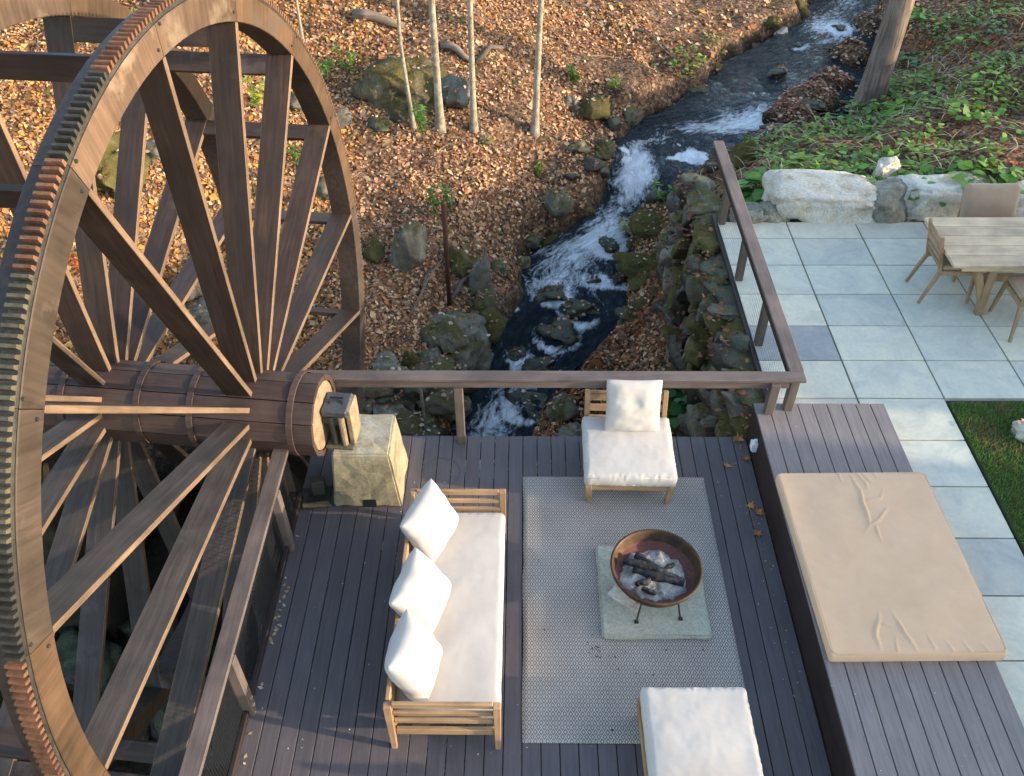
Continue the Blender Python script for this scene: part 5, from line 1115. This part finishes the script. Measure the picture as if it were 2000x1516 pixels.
# ------------------------------------------------------------------ pole, sticks, logs
p = hit(878, 600); q = U(866, 395, Y=p.y-.05)
tag(MB().tube([(0, 0, -.2), tuple(Vector(q)-p)], .036, 10).build('rusty_pole', M['rustpole'], None, p, smooth=True), 'thin rusty iron pole standing upright on the left bank', 'pole')
p = hit(832, 835); tag(MB().tube([(0, 0, -.2), (-.02, 0, .75)], .022, 8).build('wooden_stake', M['deadwood'], None, p, smooth=True), 'short weathered stake below the railing left of the post', 'stake')
def stick(a, b, r, label, arch=.05, m='deadwood', cat='branch'):
    pa, pb = hit(*a), hit(*b); c = (pa+pb)/2; mid = Vector((c.x, c.y, max(c.z, float(hz(c.x, c.y)))+arch)); z = Vector((0, 0, r*.8))
    mb = MB().tube([pa+z-c, (pa+mid)/2+z-c+Vector((.03, .02, arch*.3)), mid+z-c, (mid+pb)/2+z-c-Vector((.02, .03, 0)), pb+z-c], [r, r*.95, r*.85, r*.75, r*.55], 7)
    tag(mb.build('fallen_branch', M[m], None, c, smooth=True), label, cat)
stick((690, 38), (790, 60), .11, 'thick fallen log at the top of the hillside', .05, cat='log')
stick((862, 92), (925, 128), .075, 'dark fallen log behind the slender trees', .05, cat='log')
stick((930, 128), (985, 98), .06, 'brown log lying beyond the middle slender tree', .05, cat='log')
stick((884, 160), (915, 215), .05, 'weathered log leaning by the big mossy outcrop', .05, cat='log')
stick((800, 620), (870, 500), .018, 'thin bare branch slanting to the rusty pole', .10)
stick((815, 590), (850, 520), .016, 'pale twig left of the rusty pole foot', .08)
stick((880, 590), (925, 535), .04, 'broken grey plank end right of the rusty pole', .05)
stick((886, 565), (930, 590), .022, 'short curved branch on the pale ledge', .08)
stick((846, 340), (880, 280), .012, 'thin bare twig below the bright green sapling', .15)
stick((1200, 115), (1130, 135), .014, 'thin twig lying right of the leaning tree', .1)
stick((1240, 60), (1310, 110), .02, 'long twig on the upper bank', .1)
stick((1480, 255), (1560, 250), .05, 'driftwood log at the lower end of the island', .04, cat='log')
stick((1330, 730), (1400, 690), .03, 'grey driftwood branch under the railing corner', .05)
stick((1390, 850), (1440, 800), .012, 'thin pale twig over the dark green plants', .15)
stick((1760, 230), (1840, 215), .02, 'dry pale stalk on the slope by the big tree', .08)
stick((1560, 345), (1680, 330), .015, 'long dry stalk just above the pale boulders', .08)
# ------------------------------------------------------------------ maple leaves blown onto the deck
def maple_mesh(seed):
    rs = np.random.RandomState(seed); vs = [(0, 0, .010)]; tips = [(-100, .8), (-62, .35), (-30, .95), (10, .5), (40, 1.0), (68, .55), (90, 1.15), (112, .55), (140, 1.0), (170, .5), (210, .95), (242, .35), (262, .30)]
    for a_, r in tips:
        r *= .052*rs.uniform(.85, 1.15); vs.append((r*math.cos(R_(a_)), r*math.sin(R_(a_)), .006+abs(r)*rs.uniform(.0, .55)))
    k = len(tips); fs = [(0, 1+i, 1+(i+1) % k) for i in range(k)]
    n = len(vs); vs += [(0, -.01, .010), (.006, -.10, .012), (-.002, -.10, .012)]; fs.append((n, n+1, n+2)); return MB().add(vs, fs).mesh('maple_leaf')
M['maple'] = rough_mat('maple_leaf', [(.34, .13, .04), (.46, .20, .06), (.55, .30, .13)], 25, .75, .2, .002, (.7, 1.25))
MPL = [(1442, 860, 'largest orange maple leaf near the outlet cover on the deck'), (1420, 910, 'orange maple leaf farthest left of those by the platform'), (1456, 896, 'maple leaf at the foot of the platform just below the outlet'), (1466, 990, 'pale maple leaf in the middle of the deck strip by the platform'), (1482, 1002, 'reddish maple leaf touching the platform foot'), (1478, 1042, 'nearest brown maple leaf on the deck strip by the platform')]
for i, (px, py, lb) in enumerate(MPL):
    q = U(px, py, z=DZ); sc = [1.35, 1.1, 1.0, 1.1, 1.1, 1.15][i]
    o = mk('maple_leaf', maple_mesh(i), M['maple'], None, (min(q[0], PX0-.05), q[1], DZ+.001), (.1, -.08, i*1.9)); o.scale = (sc,)*3; tag(o, lb, 'leaf', 'maple leaves on the deck')
def crumbs(name, pts_, s, pal, label, seed):
    rs = np.random.RandomState(seed); V = []; Fc = []; c = []
    for (x, y, z) in pts_:
        L = s*rs.uniform(.5, 1.4); th = rs.uniform(0, 6.28); b = len(V)
        for k_ in range(4): V.append((x+math.cos(th+k_*1.57)*L*(1 if k_ % 2 else .6), y+math.sin(th+k_*1.57)*L*(1 if k_ % 2 else .6), z+.004+rs.uniform(0, .8)*L*(k_ % 2)))
        Fc += [(b, b+1, b+2), (b, b+2, b+3)]; col = np.array(pal[rs.randint(len(pal))])*rs.uniform(.7, 1.3); c += [col]*4
    tag(mk(name, np_mesh(name, np.array(V), np.array(Fc), False, np.array(c)), M['litter']), label, 'leaves', kind='stuff')
rs = np.random.RandomState(3)
crumbs('leaf_fragments', [(DX0+.04+abs(rs.randn())*.03, y, DZ) for y in np.concatenate([rs.uniform(2.9, 5.4, 16), rs.uniform(4.0, 4.6, 14)])], .020, [(.5, .36, .22), (.42, .25, .12), (.6, .5, .36)], 'small pale leaf fragments along the wheel side of the deck', 3)
crumbs('deck_debris', [(rs.uniform(-2.0, 2.25), rs.uniform(2.9, 6.4), DZ) for _ in range(90)]+[(PX0-.1+rs.randn()*.04, rs.uniform(3.4, 5.6), DZ) for _ in range(25)]+[(rs.uniform(PX0, PX1), rs.uniform(2.6, 6.4), PZ) for _ in range(30)], .007, [(.6, .56, .5), (.5, .4, .3)], 'tiny pale specks of debris scattered over the deck boards', 4)
crumbs('rug_debris', [(rs.uniform(.05, 1.7), rs.uniform(3.2, 5.8), DZ+.012) for _ in range(26)]+[(.62+rs.randn()*.08, 3.95+rs.randn()*.07, DZ+.012) for _ in range(14)], .010, [(.05, .045, .04), (.09, .07, .06)], 'small dark crumbs of charcoal on the rug', 6)
# ------------------------------------------------------------------ unseen foliage screen added beyond the patio to shade it
hd = empty('hedge', (12.95, 7.1, -.1), 0, 'tall green foliage screen added out of view to shade the patio', 'hedge')
rs = np.random.RandomState(55); n = 9000; hp = rs.uniform(-1, 1, (n, 3)); ax_ = rs.randint(0, 3, n); hp[np.arange(n), ax_] = np.sign(hp[np.arange(n), ax_])*rs.uniform(.86, 1.04, n)
hp = hp*np.array([.5, 2.1, 1.55])+np.array([0, 0, 1.55]); hd_ = rs.randn(n, 3); L = rs.uniform(.08, .16, n)
V, Fc, c = blade_leaves(hp, hd_, rs.randn(n, 3)+np.array([0, 0, .6]), L, L*.6, gcol(rs, n, Gd1, G1)); mk('foliage', np_mesh('foliage', V, Fc, False, c), M['green'], hd)
MB().box((0, 0, 1.45), (.78, 3.95, 2.8), .05).build('twig_core', M['deadwood'], hd)  # solid core so the added screen blocks the sun
# ------------------------------------------------------------------ unseen timber block added to the right to shade the near platform
barn = empty('barn', (16, -2.08, 0), 0, 'low timber block added out of view to shade the near platform', 'building')
child2(MB().box((0, 0, 1.3), (5, 10.6, 3.6), .02), 'wall', M['siding'], barn)
mb = MB(); mb.add([(-2.7, -5.5, 3.12), (2.7, -5.5, 3.12), (2.7, 5.32, 3.12), (-2.7, 5.32, 3.12), (0.6, -5.5, 3.9), (0.6, 5.32, 3.9)], [(0, 3, 2, 1), (0, 4, 5, 3), (1, 2, 5, 4), (0, 1, 4), (2, 3, 5)]); child2(mb, 'roof', M['roofing'], barn)
child2(MB().box((-2.52, 1.5, .95), (.06, 1.2, 2.1), .01), 'door', M['fascia'], barn)
